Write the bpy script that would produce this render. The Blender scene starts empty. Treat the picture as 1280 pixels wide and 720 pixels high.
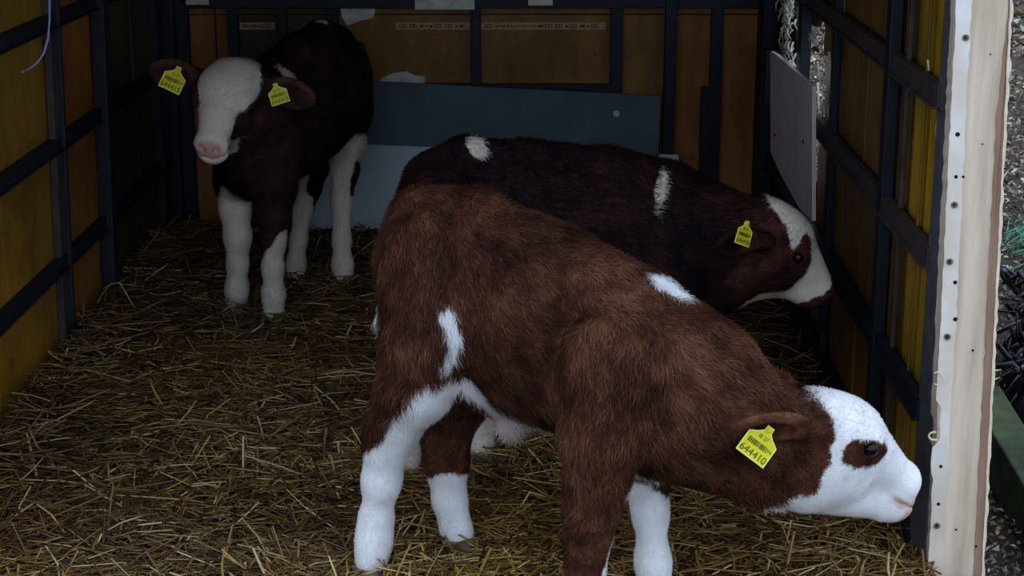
import bpy, bmesh, math, random
import numpy as np
from mathutils import Vector, Matrix
from math import radians, sin, cos, tan, pi

# ------------------------------------------------------------------ camera, sky, exposure
F_PX, PITCH, CAM_H = 2200.0, radians(15.5), 1.65
scene = bpy.context.scene
cam_data = bpy.data.cameras.new('camera')
cam = bpy.data.objects.new('camera', cam_data)
scene.collection.objects.link(cam)
cam.location = (0, 0, CAM_H)
cam.rotation_euler = (pi / 2 - PITCH, 0, 0)
cam_data.sensor_width = 36.0
cam_data.lens = 36.0 * F_PX / 1280.0
cam_data.clip_end = 200
scene.camera = cam

world = bpy.data.worlds.new('overcast_sky')
scene.world = world
world.use_nodes = True
wn = world.node_tree
wn.nodes.clear()
w_out = wn.nodes.new('ShaderNodeOutputWorld')
w_bg = wn.nodes.new('ShaderNodeBackground')
w_bg.inputs['Color'].default_value = (0.68, 0.82, 1.0, 1)
w_bg.inputs['Strength'].default_value = 1.0
wn.links.new(w_bg.outputs[0], w_out.inputs[0])

scene.view_settings.view_transform = 'Standard'
scene.view_settings.look = 'None'
scene.view_settings.gamma = 1
scene.view_settings.use_curve_mapping = False
scene.view_settings.exposure = 0.72

rng = np.random.default_rng(7)
random.seed(7)

# ------------------------------------------------------------------ pixel -> world helpers (only for measuring real positions)
def ray(px, py):
    a = (px - 640) / F_PX
    b = (360 - py) / F_PX
    return np.array([a, cos(PITCH) + b * sin(PITCH), -sin(PITCH) + b * cos(PITCH)])
def at_y(px, py, Y):
    d = ray(px, py)
    return np.array([0, 0, CAM_H]) + d * (Y / d[1])
def at_x(px, py, X):
    d = ray(px, py)
    return np.array([0, 0, CAM_H]) + d * (X / d[0])
def at_z(px, py, z=0.0):
    d = ray(px, py)
    return np.array([0, 0, CAM_H]) + d * ((z - CAM_H) / d[2])
def ppm(P):                                   # pixels per metre at a world point
    depth = P[1] * cos(PITCH) - (P[2] - CAM_H) * sin(PITCH)
    return F_PX / depth
def xr(Y):                                    # inner face of the right wall
    return 0.93 + 0.018 * (Y - 3.7)
def xl(Y):
    return -1.345 + 0.015 * (Y - 4.4)
YB = 6.74

# ------------------------------------------------------------------ value noise
def vnoise(p, freq, seed=0):
    q = p * freq + 100.0
    i = np.floor(q).astype(np.int64)
    f = q - i
    f = f * f * (3 - 2 * f)
    def h(a, b, c):
        n = (a * 73856093) ^ (b * 19349663) ^ (c * 83492791) ^ (seed * 2654435761)
        n = (n ^ (n >> 13)) * 1274126177
        n = n ^ (n >> 16)
        return (n & 0xffff) / 65535.0
    r = 0
    for dx in (0, 1):
        for dy in (0, 1):
            for dz in (0, 1):
                wgt = (f[..., 0] if dx else 1 - f[..., 0]) * (f[..., 1] if dy else 1 - f[..., 1]) * (f[..., 2] if dz else 1 - f[..., 2])
                r = r + wgt * h(i[..., 0] + dx, i[..., 1] + dy, i[..., 2] + dz)
    return r * 2 - 1

# ------------------------------------------------------------------ materials
def srgb(r, g, b):
    def c(v):
        v /= 255.0
        return v / 12.92 if v <= 0.04045 else ((v + 0.055) / 1.055) ** 2.4
    return (c(r), c(g), c(b), 1)

class NT:
    def __init__(self, name):
        self.m = bpy.data.materials.new(name)
        self.m.use_nodes = True
        self.n = self.m.node_tree.nodes
        self.l = self.m.node_tree.links
        self.b = self.n['Principled BSDF']
        self.b.inputs['Specular IOR Level'].default_value = 0.25
    def add(self, t, **kw):
        o = self.n.new(t)
        for k, v in kw.items():
            setattr(o, k, v)
        return o
    def noise(self, scale, detail=4, rough=0.55, stretch=None, coord='Object', dist=0.0):
        tc = self.add('ShaderNodeTexCoord')
        mp = self.add('ShaderNodeMapping')
        if stretch:
            mp.inputs['Scale'].default_value = stretch
        self.l.new(tc.outputs[coord], mp.inputs[0])
        nz = self.add('ShaderNodeTexNoise')
        nz.inputs['Scale'].default_value = scale
        nz.inputs['Detail'].default_value = detail
        nz.inputs['Roughness'].default_value = rough
        nz.inputs['Distortion'].default_value = dist
        self.l.new(mp.outputs[0], nz.inputs['Vector'])
        return nz.outputs['Fac']
    def ramp(self, fac, stops):
        r = self.add('ShaderNodeValToRGB')
        els = r.color_ramp.elements
        while len(els) < len(stops):
            els.new(0.5)
        for e, (p, c) in zip(els, stops):
            e.position = p
            e.color = c
        self.l.new(fac, r.inputs[0])
        return r.outputs[0]
    def mix(self, fac, a, b, mode='MIX'):
        x = self.add('ShaderNodeMix', data_type='RGBA', blend_type=mode)
        for s, v in ((x.inputs[0], fac), (x.inputs[6], a), (x.inputs[7], b)):
            if hasattr(v, 'is_output'):
                self.l.new(v, s)
            else:
                s.default_value = v
        return x.outputs[2]
    def bump(self, h, strength=0.3, dist=0.01):
        bp = self.add('ShaderNodeBump')
        bp.inputs['Strength'].default_value = strength
        bp.inputs['Distance'].default_value = dist
        self.l.new(h, bp.inputs['Height'])
        self.l.new(bp.outputs[0], self.b.inputs['Normal'])
    def color(self, c):
        if hasattr(c, 'is_output'):
            self.l.new(c, self.b.inputs['Base Color'])
        else:
            self.b.inputs['Base Color'].default_value = c
    def rough(self, v):
        self.b.inputs['Roughness'].default_value = v

def plain(name, c1, c2, scale=12, rough=0.7, bump=0.15, stretch=None, metal=0.0, detail=5):
    t = NT(name)
    f = t.noise(scale, detail, stretch=stretch)
    t.color(t.ramp(f, [(0.32, c1), (0.68, c2)]))
    t.rough(rough)
    t.b.inputs['Metallic'].default_value = metal
    if bump:
        t.bump(t.noise(scale * 6, 3, stretch=stretch), bump, 0.004)
    return t.m

def plywood(name, a, b, c, rough=0.6):
    t = NT(name)
    f1 = t.noise(2.2, 5, 0.6)
    f2 = t.noise(7, 6, 0.65, stretch=(1.5, 1.5, 0.35), dist=0.6)
    base = t.ramp(f1, [(0.3, a), (0.55, b), (0.75, c)])
    spots = t.ramp(t.noise(26, 3, 0.7), [(0.66, (1, 1, 1, 1)), (0.72, (0.25, 0.2, 0.18, 1))])
    grain = t.ramp(f2, [(0.3, (0.62, 0.58, 0.55, 1)), (0.62, (1, 1, 1, 1))])
    col = t.mix(1.0, base, grain, 'MULTIPLY')
    col = t.mix(0.8, col, spots, 'MULTIPLY')
    t.color(col)
    t.rough(rough)
    t.bump(f2, 0.2, 0.004)
    return t.m

M = {}
M['ply_amber'] = plywood('amber_plywood', srgb(104, 72, 34), srgb(134, 96, 44), srgb(156, 116, 54))
M['ply_yellow'] = plywood('yellow_plywood', srgb(136, 106, 16), srgb(176, 140, 26), srgb(190, 150, 44))
M['ply_orange'] = plywood('orange_plywood', srgb(120, 74, 32), srgb(154, 98, 42), srgb(168, 116, 56))
M['ply_left'] = plywood('ochre_plywood', srgb(112, 78, 24), srgb(158, 116, 32), srgb(176, 126, 46))
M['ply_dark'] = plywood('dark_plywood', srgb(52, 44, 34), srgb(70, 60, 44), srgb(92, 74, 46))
M['steel'] = plain('dark_steel', srgb(17, 22, 34), srgb(27, 31, 42), 14, 0.55, 0.2)
M['steel_brown'] = plain('rusty_steel', srgb(46, 40, 42), srgb(74, 62, 58), 18, 0.65, 0.3)
M['trim'] = plain('grey_steel_trim', srgb(62, 64, 72), srgb(88, 86, 92), 16, 0.6, 0.3)
M['slate'] = plain('slate_green_board', srgb(66, 82, 94), srgb(82, 98, 108), 6, 0.6, 0.06)
M['whiteboard'] = plain('pale_sheet', srgb(172, 184, 196), srgb(190, 202, 212), 5, 0.5, 0.05)
M['greyboard'] = plain('grey_board', srgb(206, 188, 190), srgb(220, 204, 204), 8, 0.6, 0.05)
M['paper'] = plain('torn_paper', srgb(176, 172, 160), srgb(215, 212, 200), 20, 0.9, 0.2)
M['tape'] = plain('faded_tape', srgb(150, 128, 96), srgb(172, 150, 116), 30, 0.7, 0.05)
M['print'] = plain('brown_print', srgb(84, 60, 30), srgb(90, 66, 36), 30, 0.8, 0)
M['foam'] = plain('insulation_fluff', srgb(170, 165, 150), srgb(225, 220, 205), 40, 0.95, 0.5)
M['roof'] = plain('roof_ply', srgb(50, 42, 32), srgb(74, 60, 44), 5, 0.8, 0.1)
M['outer'] = plain('outer_skin', srgb(40, 40, 42), srgb(60, 58, 56), 5, 0.7, 0.05)
M['string'] = plain('blue_string', srgb(120, 140, 200), srgb(160, 178, 225), 40, 0.7, 0.2)
M['moss'] = plain('mossy_timber', srgb(44, 50, 40), srgb(78, 92, 54), 9, 0.9, 0.5)
M['black_plastic'] = plain('black_plastic', srgb(14, 14, 20), srgb(28, 28, 36), 14, 0.4, 0.2)
M['green_net'] = plain('green_netting', srgb(60, 130, 105), srgb(110, 180, 150), 20, 0.6, 0.1)
M['wire'] = plain('grey_wire', srgb(90, 90, 90), srgb(130, 130, 130), 20, 0.5, 0.1)
M['twig'] = plain('bare_twig', srgb(50, 42, 36), srgb(96, 84, 72), 20, 0.9, 0.2)
M['screw'] = plain('screw_head', srgb(90, 80, 68), srgb(135, 122, 104), 60, 0.5, 0.2, metal=0.3)
M['hole'] = plain('dark_hole', srgb(24, 18, 14), srgb(40, 30, 24), 60, 0.9, 0)
M['white_paint'] = plain('chipped_white_paint', srgb(212, 190, 164), srgb(236, 234, 230), 7, 0.8, 0.3, stretch=(1, 1, 0.6))
M['redwood'] = plain('red_brown_veneer', srgb(138, 108, 92), srgb(164, 132, 112), 12, 0.8, 0.2, stretch=(3, 3, 0.4))
M['rawwood'] = plain('raw_pale_timber', srgb(194, 172, 150), srgb(232, 212, 190), 10, 0.8, 0.35, stretch=(3, 3, 0.3), detail=8)
M['splinter'] = plain('splintered_edge', srgb(225, 205, 180), srgb(240, 226, 206), 30, 0.9, 0.3)
M['hoof'] = plain('horn', srgb(96, 78, 66), srgb(150, 128, 108), 30, 0.5, 0.2)
M['tag'] = plain('yellow_plastic', srgb(206, 202, 22), srgb(222, 216, 40), 20, 0.45, 0.03)
M['tag_ink'] = plain('tag_ink', srgb(70, 76, 10), srgb(84, 88, 16), 20, 0.6, 0)
M['tag_edge'] = plain('pale_tag_edge', srgb(232, 232, 110), srgb(238, 236, 130), 20, 0.5, 0)

t = NT('eye_gloss')
t.color((0.006, 0.004, 0.004, 1)); t.rough(0.16); t.b.inputs['Specular IOR Level'].default_value = 0.3
M['eye'] = t.m

def straw_mat(name, stops, gold=None):
    t = NT(name)
    at = t.add('ShaderNodeAttribute', attribute_name='tone')
    c1 = t.ramp(at.outputs['Fac'], stops)
    if gold:
        g = t.add('ShaderNodeAttribute', attribute_name='gold')
        c1 = t.mix(g.outputs['Fac'], c1, t.ramp(at.outputs['Fac'], gold))
    t.color(c1)
    t.rough(0.55)
    return t.m
M['straw'] = straw_mat('straw_stalks', [(0.0, srgb(42, 31, 26)), (0.35, srgb(96, 72, 52)), (0.6, srgb(138, 112, 76)), (0.85, srgb(184, 156, 110)), (1.0, srgb(232, 210, 172))],
    gold=[(0.0, srgb(52, 32, 16)), (0.35, srgb(118, 82, 38)), (0.6, srgb(164, 126, 58)), (0.85, srgb(204, 168, 88)), (1.0, srgb(236, 210, 150))])
M['leaf'] = straw_mat('dead_leaves', [(0.0, srgb(50, 40, 34)), (0.4, srgb(108, 92, 78)), (0.7, srgb(150, 132, 116)), (1.0, srgb(205, 195, 182))])
M['hay_floor'] = plain('trodden_straw', srgb(30, 22, 15), srgb(66, 48, 28), 30, 0.95, 0.6)
M['soil'] = plain('leafy_soil', srgb(46, 38, 32), srgb(84, 72, 60), 22, 0.95, 0.6)

def coat_mat(name, dark, mid, light, white):
    """calf coat: attribute w = signed marking field, tone = strand tone, pink = bare skin"""
    t = NT(name)
    w = t.add('ShaderNodeAttribute', attribute_name='w')
    tone = t.add('ShaderNodeAttribute', attribute_name='tone')
    pink = t.add('ShaderNodeAttribute', attribute_name='pink')
    brown = t.ramp(tone.outputs['Fac'], [(0.0, dark), (0.5, mid), (1.0, light)])
    wc = t.ramp(tone.outputs['Fac'], [(0.0, tuple(x * 0.84 for x in white[:3]) + (1,)), (0.6, white), (1.0, white)])
    sm = t.add('ShaderNodeMapRange')
    sm.inputs['From Min'].default_value = -0.003
    sm.inputs['From Max'].default_value = 0.003
    t.l.new(w.outputs['Fac'], sm.inputs['Value'])
    col = t.mix(sm.outputs[0], brown, wc)
    col = t.mix(pink.outputs['Fac'], col, srgb(200, 142, 126))
    t.color(col)
    t.rough(0.75)
    t.b.inputs['Specular IOR Level'].default_value = 0.12
    hair = t.add('ShaderNodeAttribute', attribute_name='strand')
    tl = t.add('ShaderNodeBsdfTranslucent')
    t.l.new(col, tl.inputs['Color'])
    ml = t.add('ShaderNodeMath', operation='MULTIPLY'); ml.inputs[1].default_value = 0.42
    t.l.new(hair.outputs['Fac'], ml.inputs[0])
    mx = t.add('ShaderNodeMixShader')
    t.l.new(ml.outputs[0], mx.inputs[0]); t.l.new(t.b.outputs[0], mx.inputs[1]); t.l.new(tl.outputs[0], mx.inputs[2])
    t.l.new(mx.outputs[0], t.n['Material Output'].inputs['Surface'])
    return t.m

# ------------------------------------------------------------------ object helpers
def link(o, parent=None):
    scene.collection.objects.link(o)
    if parent is not None:
        o.parent = parent
        o.location = tuple(Vector(o.location) - Vector(parent['_loc'] if '_loc' in parent else (0, 0, 0)))
    return o
def tag(o, label=None, cat=None, group=None, kind=None):
    if label: o['label'] = label
    if cat: o['category'] = cat
    if group: o['group'] = group
    if kind: o['kind'] = kind
    return o
def thing(name, loc, label, cat, group=None, kind=None):
    o = bpy.data.objects.new(name, None)
    scene.collection.objects.link(o)
    o.location = tuple(loc)
    o.empty_display_size = 0.1
    WORLD[o.name] = Vector(loc)
    return tag(o, label, cat, group, kind)
WORLD = {}
def mesh_obj(name, verts, faces, mat, parent=None, smooth=False, origin=None, bevel=0.0):
    """vertices are world positions; origin moves the pivot; parents are unrotated"""
    verts = np.asarray(verts, dtype=float)
    org = Vector(origin) if origin is not None else (WORLD[parent.name].copy() if parent is not None and parent.name in WORLD else Vector((verts.min(0) + verts.max(0)) / 2 * np.array([1, 1, 0]) + np.array([0, 0, verts[:, 2].min()])))
    me = bpy.data.meshes.new(name)
    me.from_pydata((verts - np.array(org)).tolist(), [], [tuple(int(i) for i in f) for f in faces])
    if isinstance(mat, (list, tuple)):
        for m in mat: me.materials.append(m)
    else:
        me.materials.append(mat)
    if smooth:
        me.polygons.foreach_set('use_smooth', [True] * len(me.polygons))
    me.update()
    o = bpy.data.objects.new(name, me)
    scene.collection.objects.link(o)
    WORLD[o.name] = org
    if parent is not None:
        o.parent = parent
        o.location = org - WORLD[parent.name]
    else:
        o.location = org
    if bevel:
        b = o.modifiers.new('bevel', 'BEVEL'); b.width = bevel; b.segments = 2; b.limit_method = 'ANGLE'
    return o
BOXF = [(0, 1, 3, 2), (4, 6, 7, 5), (0, 4, 5, 1), (2, 3, 7, 6), (0, 2, 6, 4), (1, 5, 7, 3)]
def box8(c):                                  # c: 8 corners ordered x-major (000,001,010,011,100..)
    return c, BOXF
def box_v(x0, x1, y0, y1, z0, z1):
    return [(x, y, z) for x in (x0, x1) for y in (y0, y1) for z in (z0, z1)]
def box(name, x0, x1, y0, y1, z0, z1, mat, parent=None, bevel=0.0, origin=None):
    return mesh_obj(name, box_v(x0, x1, y0, y1, z0, z1), BOXF, mat, parent, bevel=bevel, origin=origin)
class MB:
    def __init__(s): s.v, s.f = [], []
    def add(s, v, f):
        n = len(s.v); s.v += [tuple(p) for p in v]; s.f += [tuple(i + n for i in q) for q in f]
    def box(s, *a): s.add(box_v(*a), BOXF)
    def slab(s, poly, thick):                 # poly: world points in a plane, extruded by vector
        p = [Vector(q) for q in poly]; th = Vector(thick); n = len(p)
        s.add([tuple(q) for q in p] + [tuple(q + th) for q in p],
              [tuple(range(n)), tuple(range(2 * n - 1, n - 1, -1))] + [(i, i + n, (i + 1) % n + n, (i + 1) % n) for i in range(n)])
    def tube(s, pts, rad, seg=6):
        pts = [Vector(p) for p in pts]
        rad = rad if hasattr(rad, '__len__') else [rad] * len(pts)
        n0 = len(s.v)
        for i, p in enumerate(pts):
            d = (pts[min(i + 1, len(pts) - 1)] - pts[max(i - 1, 0)]).normalized()
            a = d.orthogonal().normalized() if i == 0 else (a - d * a.dot(d)).normalized()
            b = d.cross(a)
            for k in range(seg):
                t_ = 2 * pi * k / seg
                s.v.append(tuple(p + (a * cos(t_) + b * sin(t_)) * rad[i]))
        for i in range(len(pts) - 1):
            for k in range(seg):
                s.f.append((n0 + i * seg + k, n0 + i * seg + (k + 1) % seg, n0 + (i + 1) * seg + (k + 1) % seg, n0 + (i + 1) * seg + k))
        s.f.append(tuple(n0 + k for k in reversed(range(seg))))
        s.f.append(tuple(n0 + (len(pts) - 1) * seg + k for k in range(seg)))
    def build(s, name, mat, parent=None, smooth=False, bevel=0.0, origin=None):
        return mesh_obj(name, s.v, s.f, mat, parent, smooth, origin, bevel)
def np_mesh(name, V, loops, starts, mat, parent=None, attrs=None, smooth=False, origin=(0, 0, 0)):
    me = bpy.data.meshes.new(name)
    org = Vector(origin)
    V = V - np.array(org)
    me.vertices.add(len(V)); me.vertices.foreach_set('co', V.astype(np.float32).ravel())
    me.loops.add(len(loops)); me.loops.foreach_set('vertex_index', loops.astype(np.int32))
    me.polygons.add(len(starts)); me.polygons.foreach_set('loop_start', starts.astype(np.int32))
    me.update(calc_edges=True)
    if smooth: me.polygons.foreach_set('use_smooth', np.ones(len(starts), dtype=bool))
    for k, a in (attrs or {}).items():
        at = me.attributes.new(k, 'FLOAT', 'POINT'); at.data.foreach_set('value', a.astype(np.float32))
    me.materials.append(mat)
    o = bpy.data.objects.new(name, me)
    scene.collection.objects.link(o)
    WORLD[o.name] = org
    if parent is not None:
        o.parent = parent; o.location = org - WORLD[parent.name]
    else:
        o.location = org
    return o

# ================================================================== THE SETTING
def floor_h(x, y):
    p = np.stack([x, y, np.zeros_like(x)], -1)
    h = 0.016 * vnoise(p, 3.1, 3) + 0.010 * vnoise(p, 9.0, 5)
    h = h + 0.05 * np.clip((-0.75 - x) / 0.55, 0, 1) ** 1.5 + 0.02 * np.clip((y - 5.6) / 1.0, 0, 1)
    return h - 0.012

nx, ny = 60, 96
gx, gy = np.meshgrid(np.linspace(-1.5, 1.02, nx), np.linspace(2.7, YB + 0.1, ny), indexing='ij')
gz = floor_h(gx, gy)
V = np.stack([gx, gy, gz], -1).reshape(-1, 3)
Fq = [(i * ny + j, (i + 1) * ny + j, (i + 1) * ny + j + 1, i * ny + j + 1) for i in range(nx - 1) for j in range(ny - 1)]
fl = mesh_obj('floor', V, Fq, M['hay_floor'], smooth=True, origin=(0, 4.7, 0))
tag(fl, 'trodden straw covered floor of the calf shed', None, kind='structure')

# roof over the shed (out of frame, shades the inside)
cl = box('ceiling', -1.5, 1.2, 3.35, YB + 0.15, 1.86, 1.92, M['roof'])
tag(cl, 'plain roof over the shed', None, kind='structure')

# ---- left wall
wl = mesh_obj('wall_left', [(xl(y) - dx, y, z) for y in (3.3, YB + 0.1) for dx in (0.03, 0.06) for z in (-0.12, 1.88)],
              [(0, 1, 3, 2), (4, 6, 7, 5), (0, 4, 5, 1), (2, 3, 7, 6), (0, 2, 6, 4), (1, 5, 7, 3)], M['outer'], origin=(-1.37, 5, 0))
tag(wl, 'left wall of amber plywood panels in a dark steel frame', None, kind='structure')
RAILS = (1.035, 0.68, 0.33, 0.0)
def side_rail(parent, xf, sgn, y0, y1, z, h=0.042, d=0.035, mat=None, tilt=0.0):
    """angle iron along the wall: flange against the panels and a lip into the shed"""
    m = MB()
    for (a, b, zl, zh) in ((0.0, 0.006, -h / 2, h / 2), (0.0, d, -h / 2, -h / 2 + 0.006)):
        vs = []
        for s_ in (a, b):
            for y in (y0, y1):
                zz = z + (tilt if y == y1 else 0)
                for q in (zl, zh):
                    vs.append((xf(y) + sgn * s_, y, zz + q))
        m.add(vs, BOXF)
    m.add([(xf(y) + sgn * s_, y, z + (tilt if y == y1 else 0) + q) for s_ in (0.0, d * 0.7) for y in (y0, y1) for q in (-h / 2, h / 2)], BOXF)
    return m.build('rail', mat or M['steel'], parent, bevel=0.002)
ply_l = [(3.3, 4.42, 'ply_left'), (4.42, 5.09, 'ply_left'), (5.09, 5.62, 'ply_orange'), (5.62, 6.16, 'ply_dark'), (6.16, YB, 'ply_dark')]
zz = [-0.1] + [0.33, 0.68, 1.035] + [1.86]
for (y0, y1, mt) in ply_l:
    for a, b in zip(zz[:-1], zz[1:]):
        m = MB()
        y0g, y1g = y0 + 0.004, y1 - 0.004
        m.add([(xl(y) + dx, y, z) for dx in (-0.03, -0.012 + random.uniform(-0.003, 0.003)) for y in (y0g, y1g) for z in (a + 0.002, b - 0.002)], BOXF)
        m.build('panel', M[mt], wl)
for z in RAILS:
    side_rail(wl, lambda y: xl(y) - 0.012, 1, 3.3, YB, z + 0.004, tilt=-0.01)
def side_post(parent, xf, sgn, y, w, d, mat, z0=-0.02, z1=1.86, ytop=0.0):
    vs = []
    for s_ in (0, d):
        for yy in (-w / 2, w / 2):
            for z in (z0, z1):
                Y = y + yy + (ytop * z)
                vs.append((xf(Y) + sgn * s_, Y, z))
    return mesh_obj('post', vs, BOXF, mat, parent, bevel=0.003)
xlp = lambda y: xl(y) - 0.012
side_post(wl, xlp, 1, 5.03, 0.075, 0.022, M['steel_brown'], ytop=0.07)
side_post(wl, xlp, 1, 5.06, 0.02, 0.034, M['steel'], ytop=0.07)
side_post(wl, xlp, 1, 5.57, 0.07, 0.045, M['steel'], ytop=0.07)
side_post(wl, xlp, 1, 6.46, 0.05, 0.03, M['steel'])
side_post(wl, xlp, 1, 6.68, 0.07, 0.05, M['steel'])

# ---- back wall
wb = box('wall_back', -1.5, 1.1, YB + 0.03, YB + 0.06, -0.12, 1.88, M['outer'], origin=(0, YB, 0))
tag(wb, 'back wall of orange plywood panels between dark steel posts', None, kind='structure')
def bx(px): return at_y(px, 100, YB)[0]
def bz(py): return at_y(640, py, YB)[2]
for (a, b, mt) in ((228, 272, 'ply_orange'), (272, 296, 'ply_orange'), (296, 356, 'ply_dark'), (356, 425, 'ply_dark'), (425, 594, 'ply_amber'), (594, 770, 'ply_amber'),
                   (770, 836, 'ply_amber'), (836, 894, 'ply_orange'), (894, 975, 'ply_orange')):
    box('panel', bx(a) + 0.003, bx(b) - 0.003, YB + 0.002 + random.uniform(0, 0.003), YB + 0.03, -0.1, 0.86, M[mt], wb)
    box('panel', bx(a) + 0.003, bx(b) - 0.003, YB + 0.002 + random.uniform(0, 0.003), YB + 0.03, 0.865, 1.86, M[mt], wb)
for (a, b, d) in ((226, 241, 0.05), (289, 302, 0.03), (350, 362, 0.03), (412, 424, 0.03), (589, 601, 0.03), (762, 777, 0.035), (829, 843, 0.05), (886, 901, 0.03), (944, 962, 0.05)):
    box('post', bx(a), bx(b), YB - d, YB, -0.02, 1.86, M['steel'], wb, bevel=0.003)
# wider lower section on one post, as in the photo
box('post', bx(876), bx(888), YB - 0.028, YB, -0.02, bz(108), M['steel'], wb, bevel=0.003)
box('rail', bx(228), bx(962), YB - 0.045, YB, bz(9), bz(-26), M['steel'], wb, bevel=0.003)
m = MB(); m.add([(x, y, z + dz) for x, dz in ((bx(425), 0.0), (bx(777), 0.0)) for y in (YB - 0.03, YB) for z in (bz(117), bz(104))], BOXF)
m.build('rail', M['steel'], wb, bevel=0.002)
box('rail', bx(228), bx(962), YB - 0.04, YB, 0.0, 0.05, M['steel'], wb, bevel=0.003)
# pale labels, torn paper on the back wall
def wall_patch(name, pts, mat, parent, y=YB - 0.001, th=0.003):
    m = MB(); P = [(at_y(px, py, YB)) for px, py in pts]
    m.slab([(p[0], y - th, p[2]) for p in P], (0, th, 0))
    return m.build(name, mat, parent)
wall_patch('paper_scrap', [(470, 103), (478, 97), (492, 91), (508, 89), (518, 94), (531, 95), (531, 104)], M['paper'], wb)
wall_patch('paper_scrap', [(426, 8), (470, 8), (467, 22), (450, 26), (434, 32), (427, 20)], M['paper'], wb)
box('label_sheet', bx(521), bx(594), YB - 0.05, YB - 0.046, bz(10), bz(-22), M['paper'], wb)
box('label_sheet', bx(660), bx(690), YB - 0.05, YB - 0.046, bz(5), bz(-16), M['paper'], wb)
box('label_sheet', bx(236), bx(268), YB - 0.05, YB - 0.046, bz(4), bz(-14), M['paper'], wb)
# faded printed tape: worn marks, broken by the posts
for (a, b) in ((496, 588), (602, 756), (302, 346)):
    tp = box('tape', bx(a), bx(b), YB - 0.0005, YB + 0.002, bz(37), bz(28), M['tape'], wb)
    m = MB(); x = a + 4.0
    rr = random.Random(a)
    while x < b - 8:
        w_ = rr.choice((3, 4, 5, 7)); hh = rr.choice((0.8, 1.2, 1.6))
        if rr.random() < 0.35:
            m.box(bx(x), bx(x + 9), YB - 0.0015, YB - 0.0006, bz(34.8), bz(33.8)); m.box(bx(x), bx(x + 9), YB - 0.0015, YB - 0.0006, bz(31), bz(30.2))
            m.box(bx(x), bx(x + 1.4), YB - 0.0015, YB - 0.0006, bz(34.8), bz(30.2)); m.box(bx(x + 4), bx(x + 5.4), YB - 0.0015, YB - 0.0006, bz(34.8), bz(30.2)); m.box(bx(x + 7.8), bx(x + 9), YB - 0.0015, YB - 0.0006, bz(34.8), bz(30.2))
            x += 13
        else:
            m.box(bx(x), bx(x + w_), YB - 0.0015, YB - 0.0006, bz(32.8 + hh), bz(32.8 - hh)); x += w_ + 1.5
    m.build('lettering', M['print'], tp)

# ---- right wall
wr = MB()
def rs(y0, y1, z0, z1, d0=0.03, d1=0.06):
    wr.add([(xr(y) + d, y, z) for d in (d0, d1) for y in (y0, y1) for z in (z0, z1)], BOXF)
rs(3.72, 5.16, -0.12, 1.88); rs(6.62, YB + 0.1, -0.12, 1.88); rs(5.16, 6.62, -0.12, 0.45); rs(5.16, 6.62, 1.36, 1.88); 
wr = wr.build('wall_right', M['outer'], origin=(0.97, 5, 0))
tag(wr, 'right wall of yellow plywood panels with torn gaps near the corner', None, kind='structure')
for (y0, y1, mt) in ((3.72, 3.93, 'ply_yellow'), (3.93, 4.10, 'ply_yellow'), (4.10, 4.27, 'ply_amber'), (4.27, 4.72, 'ply_amber'), (4.72, 5.15, 'ply_amber')):
    for a, b in zip(zz[:-1], zz[1:]):
        q = random.uniform(0.010, 0.016)
        mesh_obj('panel', [(xr(y) + d, y, z) for d in (q, 0.03) for y in (y0 + 0.004, y1 - 0.004) for z in (a + 0.002, b - 0.002)], BOXF, M[mt], wr)
# torn panels by the corner: light comes in past their ragged edges
def torn(pts, mat, name='panel', d=0.012, th=0.016):
    m = MB(); P = [at_x(px, py, 0.97) for px, py in pts]
    m.slab([(xr(p[1]) + d, p[1], p[2]) for p in P], (th, 0, 0))
    return m.build(name, mat, wr)
def rag(a, b, n, amp, seed):
    rr = random.Random(seed)
    return [(a[0] + (b[0] - a[0]) * i / n + rr.uniform(-amp, amp), a[1] + (b[1] - a[1]) * i / n + rr.uniform(-amp, amp)) for i in range(1, n)]
torn([(1032, -80)] + [(1031, 20)] + rag((1031, 20), (1027, 62), 4, 1.2, 1) + [(1028, 62)] + rag((1028, 62), (1033, 100), 4, 1.2, 2) + [(1034, 110)] + rag((1034, 110), (1024, 188), 7, 1.6, 3) + [(1020, 192), (1019, 480), (1054, 480), (1054, -80)], M['ply_amber'])
torn([(1004, -60), (1004, -30), (1036, -20), (1036, -60)], M['ply_dark'])
torn([(1010, -60), (1010, 30), (1016, 34), (1022, 22), (1030, 30), (1036, 10), (1036, -60)], M['ply_dark'], d=0.013)
torn([(955, -60)] + [(988, -60)] + rag((988, -60), (990, 40), 6, 2, 5) + [(991, 45)] + rag((991, 45), (987, 120), 6, 2, 6) + [(986, 130), (986, 300), (955, 290)], M['ply_dark'])
torn([(986, 130), (1008, 130), (1012, 400), (975, 330)], M['ply_dark'], d=0.013)
# fluffy insulation and split veneer hanging out of the tears
m = MB(); rr = random.Random(4)
for i in range(130):
    px = rr.gauss(986, 4.5); py = rr.uniform(-30, 105)
    p = at_x(px, py, 0.965); q = at_x(px + rr.uniform(-7, 5), py + rr.uniform(6, 22), 0.955)
    mid = (Vector(p) + Vector(q)) / 2 + Vector((-0.01, rr.uniform(-.01, .01), rr.uniform(-.01, .01)))
    m.tube([p, mid, q], [0.004, 0.0035, 0.0008], 4)
for i in range(10):
    px = rr.gauss(1015, 2); py = 45 + rr.uniform(-6, 6)
    m.tube([at_x(px, py, 0.955), at_x(px + rr.uniform(3, 8), py - rr.uniform(-4, 12), 0.95)], [0.003, 0.0008], 4)
tag(m.build('insulation', M['foam'], wr), kind='stuff', label='pale fluffy insulation hanging from the torn wall')
m = MB()
for i in range(16):
    px = rr.uniform(1022, 1040); py = rr.uniform(60, 150)
    a = at_x(px, py, 0.96); b = at_x(px + rr.uniform(0, 5), py + rr.uniform(25, 60), 0.955)
    m.tube([a, b], [0.005, 0.001], 4)
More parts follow.
